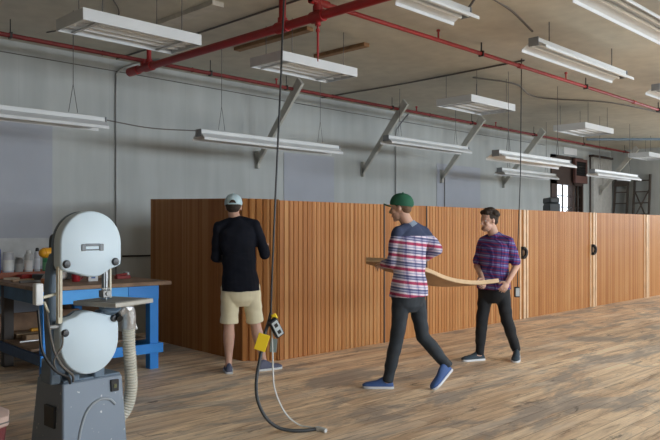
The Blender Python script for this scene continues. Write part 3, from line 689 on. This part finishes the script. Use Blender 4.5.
# table
tb_ = thing('x', 'x', 'x'); bpy.data.objects.remove(tb_)
TB = MB(); s_ = .2
tbm = mat('ground iron table', (.50,.50,.47), .35, .5, var=.1)
ca, sa = math.cos(math.radians(18)), math.sin(math.radians(18))
def rt(x, y, z): return V((.18+x*ca-y*sa, -.02+x*sa+y*ca, z))
TBo = MB().hexa([rt(-.185,-.18,.955), rt(.185,-.18,.955), rt(.185,.18,.955), rt(-.185,.18,.955)], [rt(-.185,-.18,.985), rt(.185,-.18,.985), rt(.185,.18,.985), rt(-.185,.18,.985)]).build('table', tbm, bs, bevel=.004)
MB().hexa([rt(-.165,-.155,.985), rt(.145,-.155,.985), rt(.145,.165,.985), rt(-.165,.165,.985)], [rt(-.165,-.155,.988), rt(.145,-.155,.988), rt(.145,.165,.988), rt(-.165,.165,.988)]).build('mitre_face', mat('darker worn iron', (.20,.20,.19), .4, .4), TBo)
MB().cyl((.15,-.02,.955), (.15,.02,.90), .08, .05).box((.08,-.03,.86), (.2,.06,.92)).build('trunnion', cast, bs, bevel=.01)
MB().cyl((.19,-.08,.86), (.19,-.03,.88), .022).build('trunnion_knob', blackm, bs)
for ch in bs.children:
    if ch.name.split('.')[0] not in ('stand', 'stand_top'): ch.location.x = SAWX
# dust hose
hs = smooth_path([(.235,.02,.88), (.25,.03,.80), (.265,.05,.66), (.29,.07,.5), (.30,.08,.34), (.27,.1,.2), (.20,.16,.1)], 16)
rr = [.042+.0035*math.cos(i*PI) for i in range(len(hs))]
MB().tube(hs, .04, 18, rr).build('dust_hose', mat('cream ribbed hose', (.58,.57,.50), .5), bs)
MB().tube(smooth_path([(.18,.03,.90),(.22,.01,.92),(.245,.015,.86),(.25,.03,.78)]), .046, 16).build('hose_elbow', mat('crinkled foil', (.6,.62,.64), .3, .7, bump=1, scale=30), bs)
MB().hexa([(.27,.02,.76),(.33,.04,.76),(.33,.06,.76),(.27,.04,.76)], [(.255,.0,.90),(.27,.02,.90),(.27,.04,.90),(.255,.02,.90)]).build('foil_flap', mat('crinkled foil', (0,0,0)), bs)

# shop bin bottom left
bn = thing('waste_bin', 'maroon bin with a faceted pinkish lid, cut by the lower left corner', 'bin', (1.49, 4.33, 0))
mar = mat('maroon plastic', (.16,.03,.035), .45); pk = mat('pinkish beige plastic', (.52,.38,.33), .5)
MB().lathe([(0,0),(.15,0),(.185,.30),(.185,.33),(0,.33)], n=24).build('body', mar, bn)
MB().lathe([(.20,.33),(.215,.34),(.215,.39),(.16,.42),(.09,.43),(.08,.47),(0,.475)], n=8).build('lid', pk, bn, bevel=.006)
MB().lathe([(.218,.355),(.218,.363)], n=8).build('lid_band', cable, bn)

# ------------------------------------------------------------------ drop cord
dc = thing('drop_cord', 'black power cord hanging from the ceiling with outlet box and yellow tag', 'cord', at(272, 5.3, 0))
O = dc.location
def rel(px, d, z): return at(px, d, z)-O
topp = rel(287, 5.35, CEIL)
cp = [topp, rel(281, 5.33, 2.6), rel(275.5, 5.3, 1.7), rel(272, 5.3, 1.1), rel(271, 5.3, .84)]
MB().tube(smooth_path(cp), .0075, 8).build('hanging_cable', blackm, dc)
bx_ = MB().box((-.035,-.022,-.075), (.035,.022,.075))
ob = bx_.build('outlet_box', mat('black rubber', (.015,.02,.03), .5), dc, bevel=.01); ob.location = rel(276, 5.27, .735); ob.rotation_euler = (math.radians(10), math.radians(-32), A-PI/2+.5)
fc = MB().box((-.026,-.026,-.062), (.026,-.021,.062)).build('face_plate', mat('grey plate', (.45,.5,.52), .4), ob, bevel=.003)
MB().box((-.014,-.029,.014), (.014,-.025,.044)).box((-.014,-.029,-.044), (.014,-.025,-.014)).build('socket', blackm, ob, bevel=.002)
yt = MB().box((-.042,-.004,-.062), (.042,.004,.062)).build('yellow_tag', mat('bright yellow tag', (1,.72,.03), .4, var=.03), dc, bevel=.003); yt.location = rel(262, 5.19, .64); yt.rotation_euler = (0, math.radians(18), A-PI/2)
y2 = MB().box((-.018,-.012,-.02), (.018,.012,.02)).build('yellow_clip', mat('bright yellow tag', (0,0,0)), dc, bevel=.004); y2.location = rel(274.5, 5.28, .815); y2.rotation_euler = (0, math.radians(-25), A-PI/2)
gt = MB().box((-.025,-.003,-.05), (.025,.003,.05)).build('grey_tag', mat('grey green tag', (.24,.30,.29), .5), dc, bevel=.002); gt.location = rel(273.5, 5.3, .60); gt.rotation_euler = (0, math.radians(5), A-PI/2)
MB().tube(smooth_path([rel(271,5.3,.84), rel(268,5.28,.76), rel(264.5,5.25,.68), rel(260,5.2,.52), rel(256.5,5.15,.38), rel(257.5,5.1,.25), rel(266,5.1,.12), rel(280,5.12,.04), rel(300,5.15,.014), rel(317,5.2,.014)]), .0125, 10).build('thick_cable', mat('charcoal rubber', (.04,.045,.05), .5), dc)
MB().tube(smooth_path([rel(271.5,5.3,.76), rel(272.5,5.3,.6), rel(273,5.3,.42), rel(275,5.3,.27), rel(285,5.32,.10), rel(298,5.3,.02), rel(310,5.25,.012), rel(322,5.2,.012)]), .006, 8).build('white_cable', mat('white cord', (.70,.72,.72), .5), dc)
MB().tube(smooth_path([rel(317,5.2,.014), rel(321,5.18,.018), rel(326,5.15,.012)]), .018, 10).box(tuple(rel(318,5.2,.0)+V((-.02,-.02,0))), tuple(rel(318,5.2,.03)+V((.02,.02,0)))).build('plug', mat('pale plug', (.6,.62,.62), .4), dc, bevel=.004)
d2 = thing('drop_cord', 'thin dark cord hanging right of the man in purple plaid, with a small box', 'cord', at(518, 9.78, 0))
O2 = d2.location
MB().tube([at(521.5, 9.78, CEIL)-O2, at(520.5, 9.78, 2.2)-O2, at(518, 9.78, 1.3)-O2, at(517.5, 9.75, .68)-O2], .007, 6).build('hanging_cable', blackm, d2)
q = MB().box((-.035,-.03,-.07), (.035,.03,.07)).build('outlet_box', mat('black rubber', (0,0,0)), d2, bevel=.01); q.location = at(517, 9.75, .61)-O2; q.rotation_euler = (0,0,A-PI/2)
MB().box((-.026,-.035,-.055), (.026,-.029,.055)).build('face_plate', mat('grey plate', (0,0,0)), q, bevel=.002)

# ------------------------------------------------------------------ people
skin = mat('skin', (.60,.36,.27), .5, var=.06, scale=20, sub=.15)
eye_w = mat('eye white', (.45,.43,.42), .5, var=0); iris = mat('dark iris', (.03,.02,.015), .2, var=0); lipm = mat('lips', (.42,.18,.15), .5)
def plaid(name, stripes, cross, pz, px_, yoke=None, yz=9):
    m = bpy.data.materials.new(name); m.use_nodes = True; N = m.node_tree.nodes; L = m.node_tree.links; b = N['Principled BSDF']
    tc = N.new('ShaderNodeTexCoord'); sp = N.new('ShaderNodeSeparateXYZ'); L.new(tc.outputs['Object'], sp.inputs[0])
    def band(src, period, cols, interp='CONSTANT'):
        a = N.new('ShaderNodeMath'); a.operation = 'DIVIDE'; a.inputs[1].default_value = period; L.new(src, a.inputs[0])
        f = N.new('ShaderNodeMath'); f.operation = 'FRACT'; L.new(a.outputs[0], f.inputs[0])
        r = N.new('ShaderNodeValToRGB'); r.color_ramp.interpolation = interp; L.new(f.outputs[0], r.inputs[0]); e = r.color_ramp.elements
        while len(e) < len(cols): e.new(.5)
        for i, (p, c) in enumerate(cols): e[i].position = p; e[i].color = (*c, 1)
        return r.outputs[0]
    ad = N.new('ShaderNodeMath'); ad.operation = 'MULTIPLY_ADD'; ad.inputs[1].default_value = .12; L.new(sp.outputs['X'], ad.inputs[0]); L.new(sp.outputs['Z'], ad.inputs[2])
    h = band(ad.outputs[0], pz, stripes)
    xy = N.new('ShaderNodeMath'); xy.operation = 'MULTIPLY_ADD'; xy.inputs[1].default_value = .7; L.new(sp.outputs['Y'], xy.inputs[0]); L.new(sp.outputs['X'], xy.inputs[2])
    v = band(xy.outputs[0], px_, cross)
    mx = N.new('ShaderNodeMix'); mx.data_type = 'RGBA'; mx.blend_type = 'MULTIPLY'; mx.inputs[0].default_value = 1; L.new(h, mx.inputs[6]); L.new(v, mx.inputs[7])
    out = mx.outputs[2]
    if yoke:
        g = N.new('ShaderNodeMath'); g.operation = 'GREATER_THAN'; g.inputs[1].default_value = yz; L.new(sp.outputs['Z'], g.inputs[0])
        m2 = N.new('ShaderNodeMix'); m2.data_type = 'RGBA'; L.new(g.outputs[0], m2.inputs[0]); L.new(out, m2.inputs[6]); m2.inputs[7].default_value = (*yoke, 1); out = m2.outputs[2]
    L.new(out, b.inputs['Base Color']); b.inputs['Roughness'].default_value = .8; b.inputs['Specular IOR Level'].default_value = .2
    return m

def basis(f, up=(0,0,1)):
    f = V(f).normalized(); up = V(up); s = f.cross(up).normalized(); u = s.cross(f).normalized()
    return f, s, u          # front, right side, up
def ring(c, a, b, n=24, e=2.3):
    out = []
    for k in range(n):
        t = 2*PI*k/n; ct, st_ = math.cos(t), math.sin(t)
        out.append(V(c)+V(a)*(abs(ct)**(2/e))*(1 if ct >= 0 else -1)+V(b)*(abs(st_)**(2/e))*(1 if st_ >= 0 else -1))
    return out
def hand(mb, wrist, d, palm_n, side, curl=.6):
    """palm and five fingers; d direction of the forearm, palm_n out of the palm, side towards the thumb"""
    d = V(d).normalized(); pn = V(palm_n); pn = (pn-d*pn.dot(d)).normalized(); s = d.cross(pn).normalized()
    if s.dot(V(side)) < 0: s = -s
    w = V(wrist)
    mb.ell(w+d*.05, (d*.052, s*.040, pn*.017)); mb.cap(w-d*.02, w+d*.02, .026, .026)
    for i, (o_, l) in enumerate(((.030,.075), (.010,.083), (-.011,.077), (-.031,.06))):
        a = w+d*.085+s*o_; dd = d
        r0 = .0088
        for k, q in enumerate((.45, .32, .23)):
            ang = curl*(.5+.55*k)
            dn = (d*math.cos(ang)+pn*math.sin(ang)+s*o_*1.5).normalized()
            b_ = a+dn*l*q; mb.cap(a, b_, r0, r0*.92, 10); a = b_; r0 *= .92
    a = w+d*.03+s*.032; t1 = a+(d*.6+s*.7+pn*.3).normalized()*.035; t2 = t1+(d*.75+s*.2+pn*.6).normalized()*.03
    mb.cap(w+d*.02+s*.015, t1, .014, .0115, 10); mb.cap(t1, t2, .011, .009, 10)
def head_geo(mb, c, f, s, u):
    mb.ell(c+u*.022-f*.008, (f*.096, s*.076, u*.092), 20, 14)                 # skull
    mb.ell(c-u*.055+f*.030, (f*.058, s*.054, u*.062), 18, 12)                # jaw
    mb.ell(c-u*.103+f*.062, (f*.020, s*.022, u*.018))                        # chin
    mb.ell(c+u*.022+f*.068, (f*.022, s*.055, u*.014))                        # brow
    for q in (-1, 1):
        mb.ell(c-u*.028+f*.058+s*q*.038, (f*.024, s*.020, u*.022))           # cheek
        mb.ell(c-u*.008-f*.002+s*q*.078, (f*.018, s*.008, u*.030))           # ear
    mb.cap(c+u*.006+f*.085, c-u*.030+f*.106, .007, .012, 10)                 # nose
    mb.ell(c-u*.036+f*.096, (f*.012, s*.016, u*.008))
    mb.ell(c-u*.062+f*.083, (f*.010, s*.022, u*.006)); mb.ell(c-u*.073+f*.080, (f*.010, s*.019, u*.006))
def shoe(parent, heel, d, L, col, solecol, up=(0,0,1), name='shoe', ankle=.098, lace=(.6,.62,.65)):
    f, s, u = basis(d, up)
    h = V(heel)
    prof = [(-.00, .026, .03), (.02, .034, ankle), (.07, .036, ankle+.008), (.10, .038, ankle-.002), (.15, .043, .066), (.20, .047, .054), (.24, .044, .047), (.265, .034, .038), (.28, .016, .028)]
    k = L/.28; rs = []
    for x, w_, t in prof:
        rs.append([h+f*x*k+s*w_*math.cos(q*2*PI/16)+u*(.022+max(0, math.sin(q*2*PI/16))*(t-.022+.008)-(.006 if math.sin(q*2*PI/16) < -.1 else 0)) for q in range(16)])
    o = MB().rings(rs).build(name, col, parent, angle=70)
    out = [(x*k, w_*1.06+.003) for x, w_, t in prof]
    pts = [(x-.004 if i == 0 else x, w_) for i, (x, w_) in enumerate(out)]+[(x, -w_) for x, w_ in out[::-1]]
    MB().hexa([h+f*x+s*w_ for x, w_ in pts], [h+f*x+s*w_+u*.022 for x, w_ in pts]).build('sole', solecol, o, bevel=.004)
    lc = MB()
    for q in (.115, .14, .165):
        lc.cyl(h+f*q*k+s*.022+u*(.082-(q-.1)*.5), h+f*q*k-s*.022+u*(.082-(q-.1)*.5), .004, n=6)
    lc.build('laces', mat('laces'+str(lace), lace, .7), o)
    return o

def person(name_label, px, d, J, shirt_m, pants_m, short=False, short_sleeve=False, hem=.82, fat=1.0, cuffs=.07, collar=True, labelkw=None):
    """J: joints in a frame at the feet: x to the right, y away from the camera, z up"""
    t = thing('person', name_label, 'person', at(px, d, 0), A-PI/2)
    J = {k: (V(v) if isinstance(v, tuple) else v) for k, v in J.items()}
    bf, bs_, _ = basis(J['face_dir'])                    # body front, right side
    hf, hs_, hu = basis(J['head_dir'], J.get('head_up', V((0,0,1))))
    sh = (J['shL']+J['shR'])/2; hp = (J['hipL']+J['hipR'])/2
    sd_t = (J['shR']-J['shL']).normalized(); sd_b = (J['hipR']-J['hipL']).normalized()
    up = (sh-hp).normalized()
    hc = J['head']
    def torso(mb, g, qmin=-9):
        spec = [(-.12, .150, .110), (-.04, .160, .118), (.08, .158, .112), (.30, .145, .100), (.50, .150, .105), (.70, .168, .115), (.86, .176, .108), (.96, .165, .090), (1.04, .125, .074), (1.10, .075, .062)]
        spec = [q for q in spec if q[0] > qmin]
        rs = []
        Lt = (sh-hp).length
        for q, a, b_ in spec:
            tt = min(max(q, 0), 1); sd = sd_b.lerp(sd_t, tt); fr = up.cross(sd).normalized(); fr = fr if fr.dot(bf) > 0 else -fr
            c = hp+up*Lt*q - fr*.012*math.sin(PI*tt)*-1
            gg = g*(.55 if q > 1 else 1)
            rs.append(ring(c, sd*(a*fat+gg), fr*(b_*fat+gg)))
        mb.rings(rs)
    # --- the body, one continuous skin
    b = MB(); torso(b, 0)
    nb = sh+up*.01; b.cap(nb, hc-hu*.06-hf*.015, .062, .056)
    head_geo(b, hc, hf, hs_, hu)
    for S in 'LR':
        b.cap(J['hip'+S], J['kn'+S], .082, .056)
        kn, an = J['kn'+S], J['an'+S]; dd = (an-kn)
        back = J.get('calf'+S, -bf)
        ks = 1 if short else .8
        b.rings([ring(kn+dd*q+V(back)*o_*(1 if short else .2), dd.orthogonal().normalized()*r_*ks, dd.normalized().cross(dd.orthogonal().normalized())*r_*ks, 16, 2)
              for q, r_, o_ in ((-.08,.045,0), (0,.056,0), (.12,.054,.006), (.28,.060,.014), (.45,.055,.010), (.68,.042,.0), (.9,.034,0), (1.05,.034,0))])
        ft = V(J['foot'+S]).normalized(); b.cap(an-V((0,0,.02)), an+ft*.10-V((0,0,.045)), .032, .022)
        b.cap(sh+up*.045, J['sh'+S], .045, .046); b.cap(J['sh'+S], J['el'+S], .046, .040); b.cap(J['el'+S], J['wr'+S], .040, .027)
        fd = (J['wr'+S]-J['el'+S]).normalized()
        hand(b, J['wr'+S], J.get('hd'+S, fd), J['pn'+S], J['th'+S], J.get('curl', .8))
    body = b.build('body', skin, t, remesh=.0055, sm=4)
    # --- eyes and lips
    for q in (-1, 1):
        e_ = MB().ball(hc+hu*.004+hf*.072+hs_*q*.031, .0115).build('eye', eye_w, t)
        MB().ball(hc+hu*.004+hf*.0800+hs_*q*.031, .0052).build('iris', iris, e_)
    MB().ell(hc-hu*.067+hf*.089, (hf*.006, hs_*.020, hu*.007)).build('mouth', lipm, t)
    # --- trousers or shorts
    p = MB()
    fr = up.cross(sd_b).normalized(); fr = fr if fr.dot(bf) > 0 else -fr
    p.rings([ring(hp+up*z_, sd_b*a, fr*b_) for z_, a, b_ in ((-.19,.10,.07), (-.13,.150,.11), (-.06,.178,.130), (.03,.180,.130), (.10,.170,.122), (.14,.165,.118))])
    for S in 'LR':
        if short:
            hem_p = J['hip'+S].lerp(J['kn'+S], .97)
            dd = (hem_p-J['hip'+S]); x_ = dd.cross(V((0,1,0))).normalized(); y_ = dd.normalized().cross(x_)
            p.rings([ring(J['hip'+S]+dd*q, x_*r_, y_*r_*1.02, 20, 2) for q, r_ in ((-.12,.09), (0,.102), (.3,.098), (.6,.092), (.85,.092), (1,.096))])
        else:
            p.cap(J['hip'+S], J['kn'+S], .092, .064); 
            e_ = J['kn'+S].lerp(J['an'+S], 1-cuffs); dd = e_-J['kn'+S]
            x_ = dd.orthogonal().normalized(); y_ = dd.normalized().cross(x_)
            p.rings([ring(J['kn'+S]+dd*q, x_*r_, y_*r_, 18, 2) for q, r_ in ((-.1,.055), (.0,.064), (.3,.064), (.6,.056), (.85,.050), (1,.051))])
    for k in range(0):
        pass
    po = p.build('shorts' if short else 'trousers', pants_m, t, remesh=.007, sm=7)
    # --- shirt
    s = MB(); torso(s, .018, .2)
    Lt = (sh-hp).length; q0 = (hem-hp.z)/Lt
    sd = sd_b
    s.rings([ring(hp+up*Lt*q_, sd*a, fr*b_) for q_, a, b_ in ((q0, .196*fat+.006, .152*fat+.012), (q0+.15, .190*fat+.004, .145*fat+.008), (q0+.4, .175*fat, .130*fat), (q0+.6, .168*fat, .122*fat))])
    for S in 'LR':
        s.cap(sh+up*.050, J['sh'+S]-up*.002, .062, .058); s.cap(J['sh'+S], J['el'+S] if not short_sleeve else J['sh'+S].lerp(J['el'+S], .80), .060, .056 if not short_sleeve else .062)
        if not short_sleeve:
            e_ = J['el'+S].lerp(J['wr'+S], .93); s.cap(J['el'+S], e_, .055, .040)
    so = s.build('shirt', shirt_m, t, remesh=.007, sm=3)
    # wrinkles on the cloth
    for ob_, amp in ((so, .010), (po, .008)):
        nrm = [v.normal.copy() for v in ob_.data.vertices]; co = [v.co.copy() for v in ob_.data.vertices]; flat = []
        for c_, n_ in zip(co, nrm):
            n = noise.noise(V((c_.x*5, c_.y*5, c_.z*11)))+.5*noise.noise(V((c_.x*13, c_.y*13, c_.z*20)))
            flat += list(c_+n_*n*amp)
        ob_.data.vertices.foreach_set('co', flat); ob_.data.update()
    if collar:
        cc = nb.lerp(hc, .27); ax = (hc-hu*.06-nb).normalized(); x_ = ax.cross(bf).normalized(); y_ = x_.cross(ax)
        MB().rings([ring(cc-ax*.03, x_*.085, y_*.08, 20, 2), ring(cc+ax*.012, x_*.07, y_*.068, 20, 2), ring(cc+ax*.014, x_*.065, y_*.063, 20, 2), ring(cc-ax*.03, x_*.075, y_*.07, 20, 2)], cap=False).build('collar', J.get('collar_m') or shirt_m, so)
    return t, body, so, po, (hc, hf, hs_, hu)

def cap_hat(parent, hd, m, brim_m=None, opening=False, tilt=0):
    hc, f, s, u = hd
    c = hc+u*.038-f*.008
    rs = []
    for k in range(0, 9):
        a = PI/2*k/9; r = math.cos(a)**.8
        rs.append(ring(c+u*.098*math.sin(a), f*.112*r, s*.092*r, 28, 2))
    rs.append(ring(c+u*.098, f*.01, s*.01, 28, 2))
    h = MB().rings([ring(c-u*.018, f*.108, s*.090, 28, 2)]+rs).build('cap', m, parent)
    br = []
    top = []; bot = []
    for k in range(13):
        a = -PI/2+PI*k/12
        p = c+f*(.085+.085*math.cos(a))+s*.080*math.sin(a)-u*(.014+.022*math.sin(a)**2+.0)
        top.append(p+u*.004); bot.append(p-u*.004)
    MB().hexa(bot, top).build('brim', brim_m or m, h, bevel=.002)
    MB().ball(c+u*.099, .009).build('button', m, h)
    if opening:
        o = []
        q = c-f*.104
        pts = [q+s*.036*math.cos(a)+u*(-.016+.042*math.sin(a)) for a in [PI*k/12 for k in range(13)]]
        pts = [p_+f*.002*0 for p_ in pts]
        MB().hexa([p_-f*.008 for p_ in pts], [p_+f*.03 for p_ in pts]).build('back_opening', mat('dark brown hair', (.035,.022,.015), .8), h)
        MB().tube([q+s*x_-f*(.010-abs(x_)*.25)-u*.014 for x_ in (-.045,-.03,-.015,0,.015,.03,.045)], .008, 8).build('strap', m, h)
    return h
def hair_short(parent, hd, m, low=-.03, full=False):
    hc, f, s, u = hd
    mb = MB()
    mb.ell(hc+u*.028-f*.020, (f*.097, s*.082, u*.086), 20, 14)
    mb.ell(hc-u*.015-f*.050, (f*.052, s*.070, u*.050), 18, 12)
    if full:
        rnd = random.Random(3)
        for k in range(46):
            a = rnd.uniform(0, 2*PI); e = rnd.uniform(.25, 1.4)
            dv = (f*math.cos(a)*math.cos(e)+s*math.sin(a)*math.cos(e)+u*math.sin(e))
            p = hc+u*.03-f*.015+f*dv.dot(f)*.09+s*dv.dot(s)*.078+u*dv.dot(u)*.085
            
            if dv.dot(f) > .35 and dv.dot(u) < .62: continue
            mb.ell(p+dv*.008, (f*.028, s*.026, u*.028), 8, 6)
        for k in range(7): mb.ell(hc+u*(.105-.004*abs(k-3))+f*(.050)+s*(-.05+k*.0165), (f*.026, s*.016, u*.026), 8, 6)
    o = mb.build('hair', m, parent, remesh=.006, sm=1)
    return o
hair_d = mat('dark brown hair', (.035,.022,.015), .8, var=.3, scale=60, bump=.5)

# man 1 : seen from behind at the partition
navy = mat('near black navy jersey', (.008,.010,.018), .85, var=.2, spec=.2)
khaki = mat('pale khaki cotton', (.80,.74,.53), .8, var=.06)
J1 = dict(head=(-.105,.06,1.685), head_dir=(-.05,1,-.08), face_dir=(-.1,1,0),
   shL=(-.245,.0,1.48), shR=(.12,.03,1.50), hipL=(-.125,0,.86), hipR=(.075,.03,.86),
   elL=(-.285,.06,1.17), elR=(.215,.10,1.20), wrL=(-.235,.29,1.15), wrR=(.20,.30,1.27),
   pnL=(0,.3,-1), pnR=(0,.3,-1), thL=(1,0,.2), thR=(-1,0,.2),
   knL=(-.145,.02,.49), knR=(.115,.09,.49), anL=(-.14,-.05,.085), anR=(.20,.12,.085),
   footL=(-.25,.97,0), footR=(.55,.83,0), curl=.5)
t1, b1, s1, p1_, h1 = person('person in black shirt, khaki shorts and pale cap facing the partition', 243, 7.35, J1, navy, khaki, short=True, hem=.83, fat=.98, collar=True)
hair_short(t1, h1, hair_d)
cap_hat(t1, h1, mat('washed pale blue cotton', (.50,.66,.72), .8, var=.1), opening=True)
denim = mat('slate blue canvas', (.10,.11,.17), .8); sole_g = mat('pale rubber sole', (.62,.64,.66), .6)
shoe(t1, (-.125,-.11,0), (-.2,.98,0), .28, denim, sole_g)
shoe(t1, (.145,.04,0), (.80,.6,0), .29, denim, sole_g)

# man 2 : walking, red and white plaid, green cap
pl2 = plaid('red white navy plaid', [(0,(.74,.66,.74)), (.12,(.46,.07,.15)), (.34,(.74,.66,.74)), (.48,(.16,.17,.31)), (.58,(.45,.46,.60)), (.66,(.13,.14,.27)), (.80,(.78,.70,.78)), (.90,(.40,.40,.55))],
    [(0,(1,1,1)), (.45,(.80,.78,.86)), (.62,(.50,.50,.64)), (.82,(.9,.86,.9))], .118, .11, (.055,.07,.13), 1.395)
char = mat('charcoal denim', (.022,.030,.040), .75, var=.25)
J2 = dict(head=(-.085,.02,1.655), head_dir=(-1,.30,-.12), face_dir=(-.62,.78,0), collar_m=mat('light blue collar', (.28,.36,.48), .8),
   shL=(-.115,-.07,1.43), shR=(.135,.12,1.43), hipL=(-.075,-.06,.885), hipR=(.055,.06,.885),
   elL=(-.165,-.03,1.15), elR=(.27,.16,1.27), wrL=(-.225,.17,1.13), wrR=(.13,.30,1.16),
   pnL=(-.2,.4,-1), pnR=(-.5,.2,-1), thL=(-.4,.2,1), thR=(-1,0,.4), calfL=(.8,0,0), calfR=(.8,-.3,0),
   knL=(-.125,-.06,.47), knR=(.12,.04,.47), anL=(-.205,-.04,.085), anR=(.345,.03,.195),
   footL=(-1,.12,0), footR=(-.75,.05,-.65), curl=1.0)
t2, b2, s2, p2_, h2 = person('person in green cap and red white plaid shirt striding left', 410, 6.63, J2, pl2, char, hem=.84, fat=.95, cuffs=-.05)
hair_short(t2, h2, mat('light brown hair', (.16,.085,.045), .8, var=.3, scale=60))
hc, hf, hs_, hu = h2
hu2 = (hu-hf*-.18).normalized()
hf2 = (hf+hu*.22).normalized(); cap_hat(t2, (hc, hf2, hs_, hs_.cross(hf2).normalized()), mat('dark green cotton', (.018,.115,.065), .8, var=.12))
bluec = mat('bright blue canvas', (.05,.11,.30), .7, var=.12); sole_w = mat('white rubber sole', (.68,.70,.74), .5)
shoe(t2, (-.155,-.04,0), (-1,.10,0), .285, bluec, sole_w)
shoe(t2, (.385,.04,.155), (-.62,-.45,-.52), .285, bluec, sole_w, up=(-.4,-.2,.8))

# man 3 : dark hair, purple blue plaid short sleeves
pl3 = plaid('purple blue plaid', [(0,(.07,.065,.22)), (.3,(.30,.05,.13)), (.42,(.12,.12,.33)), (.62,(.30,.36,.55)), (.70,(.10,.09,.27)), (.88,(.26,.05,.13))],
    [(0,(1,1,1)), (.4,(.55,.5,.7)), (.6,(1.3,1.2,1.3)), (.72,(.8,.55,.7))], .085, .075)
blackj = mat('black denim', (.010,.012,.016), .8, var=.2)
J3 = dict(head=(-.035,-.01,1.555), head_dir=(-.90,-.42,-.10), face_dir=(-.75,-.66,0),
   shL=(.155,-.10,1.325), shR=(-.075,.10,1.325), hipL=(.085,-.045,.83), hipR=(-.045,.055,.83),
   elL=(.255,-.07,1.06), elR=(-.14,.12,1.05), wrL=(.12,-.22,.895), wrR=(-.13,-.10,.92),
   pnL=(-.4,.6,-.5), pnR=(-.4,-.4,-.7), thL=(-.3,0,1), thR=(.4,0,.7), calfL=(.9,.2,0), calfR=(.9,.2,0),
   knL=(.165,-.02,.44), knR=(-.105,.03,.45), anL=(.29,.10,.12), anR=(-.125,.06,.085),
   footL=(-.35,-.75,-.25), footR=(-.92,-.35,0), curl=1.1)
t3, b3, s3, p3_, h3 = person('dark haired person in purple plaid short sleeved shirt and black trousers', 492, 7.95, J3, pl3, blackj, short_sleeve=True, hem=.80, fat=.93, cuffs=-.05)
hair_short(t3, h3, hair_d, full=True)
hc, hf, hs_, hu = h3
MB().ell(hc-hu*.082+hf*.052, (hf*.046, hs_*.051, hu*.034), 18, 12).build('beard', mat('short brown stubble', (.44,.26,.19), .9, var=.2, scale=60), t3)
greyc = mat('grey blue suede', (.035,.055,.075), .8, var=.15)
shoe(t3, (-.07,.085,0), (-.93,-.32,0), .28, greyc, sole_w)
shoe(t3, (.315,.155,.035), (-.30,-.88,-.12), .27, greyc, sole_w, up=(-.02,-.13,.98))

# ------------------------------------------------------------------ the curved board they carry
bdm = mat('lit plywood edge', (.72,.52,.32), .5, var=.2, scale=8)
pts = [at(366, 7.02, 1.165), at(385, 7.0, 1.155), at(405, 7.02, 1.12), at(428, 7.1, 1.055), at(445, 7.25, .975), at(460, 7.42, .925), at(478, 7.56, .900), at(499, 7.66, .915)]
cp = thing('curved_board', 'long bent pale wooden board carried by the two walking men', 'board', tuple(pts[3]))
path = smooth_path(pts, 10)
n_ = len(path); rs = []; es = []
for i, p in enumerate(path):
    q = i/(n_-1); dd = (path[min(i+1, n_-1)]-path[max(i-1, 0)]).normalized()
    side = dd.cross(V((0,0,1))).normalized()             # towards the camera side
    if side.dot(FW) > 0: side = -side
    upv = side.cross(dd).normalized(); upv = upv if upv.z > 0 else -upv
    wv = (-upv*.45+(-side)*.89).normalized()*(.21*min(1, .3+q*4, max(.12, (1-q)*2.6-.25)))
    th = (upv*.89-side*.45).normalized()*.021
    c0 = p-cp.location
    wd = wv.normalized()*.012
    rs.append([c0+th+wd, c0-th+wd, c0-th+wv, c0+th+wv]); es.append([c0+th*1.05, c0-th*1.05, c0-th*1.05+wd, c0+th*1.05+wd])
MB().rings(rs).build('face', mat('shaded plywood face', (.34,.18,.08), .5, var=.2, scale=8), cp, bevel=.003, angle=30)  # shade on the board's face painted in as a darker brown
MB().rings(es).build('lit_edge', bdm, cp, bevel=.002, angle=30)  # light on the top edge painted in as a pale strip
bpy.context.view_layer.update()
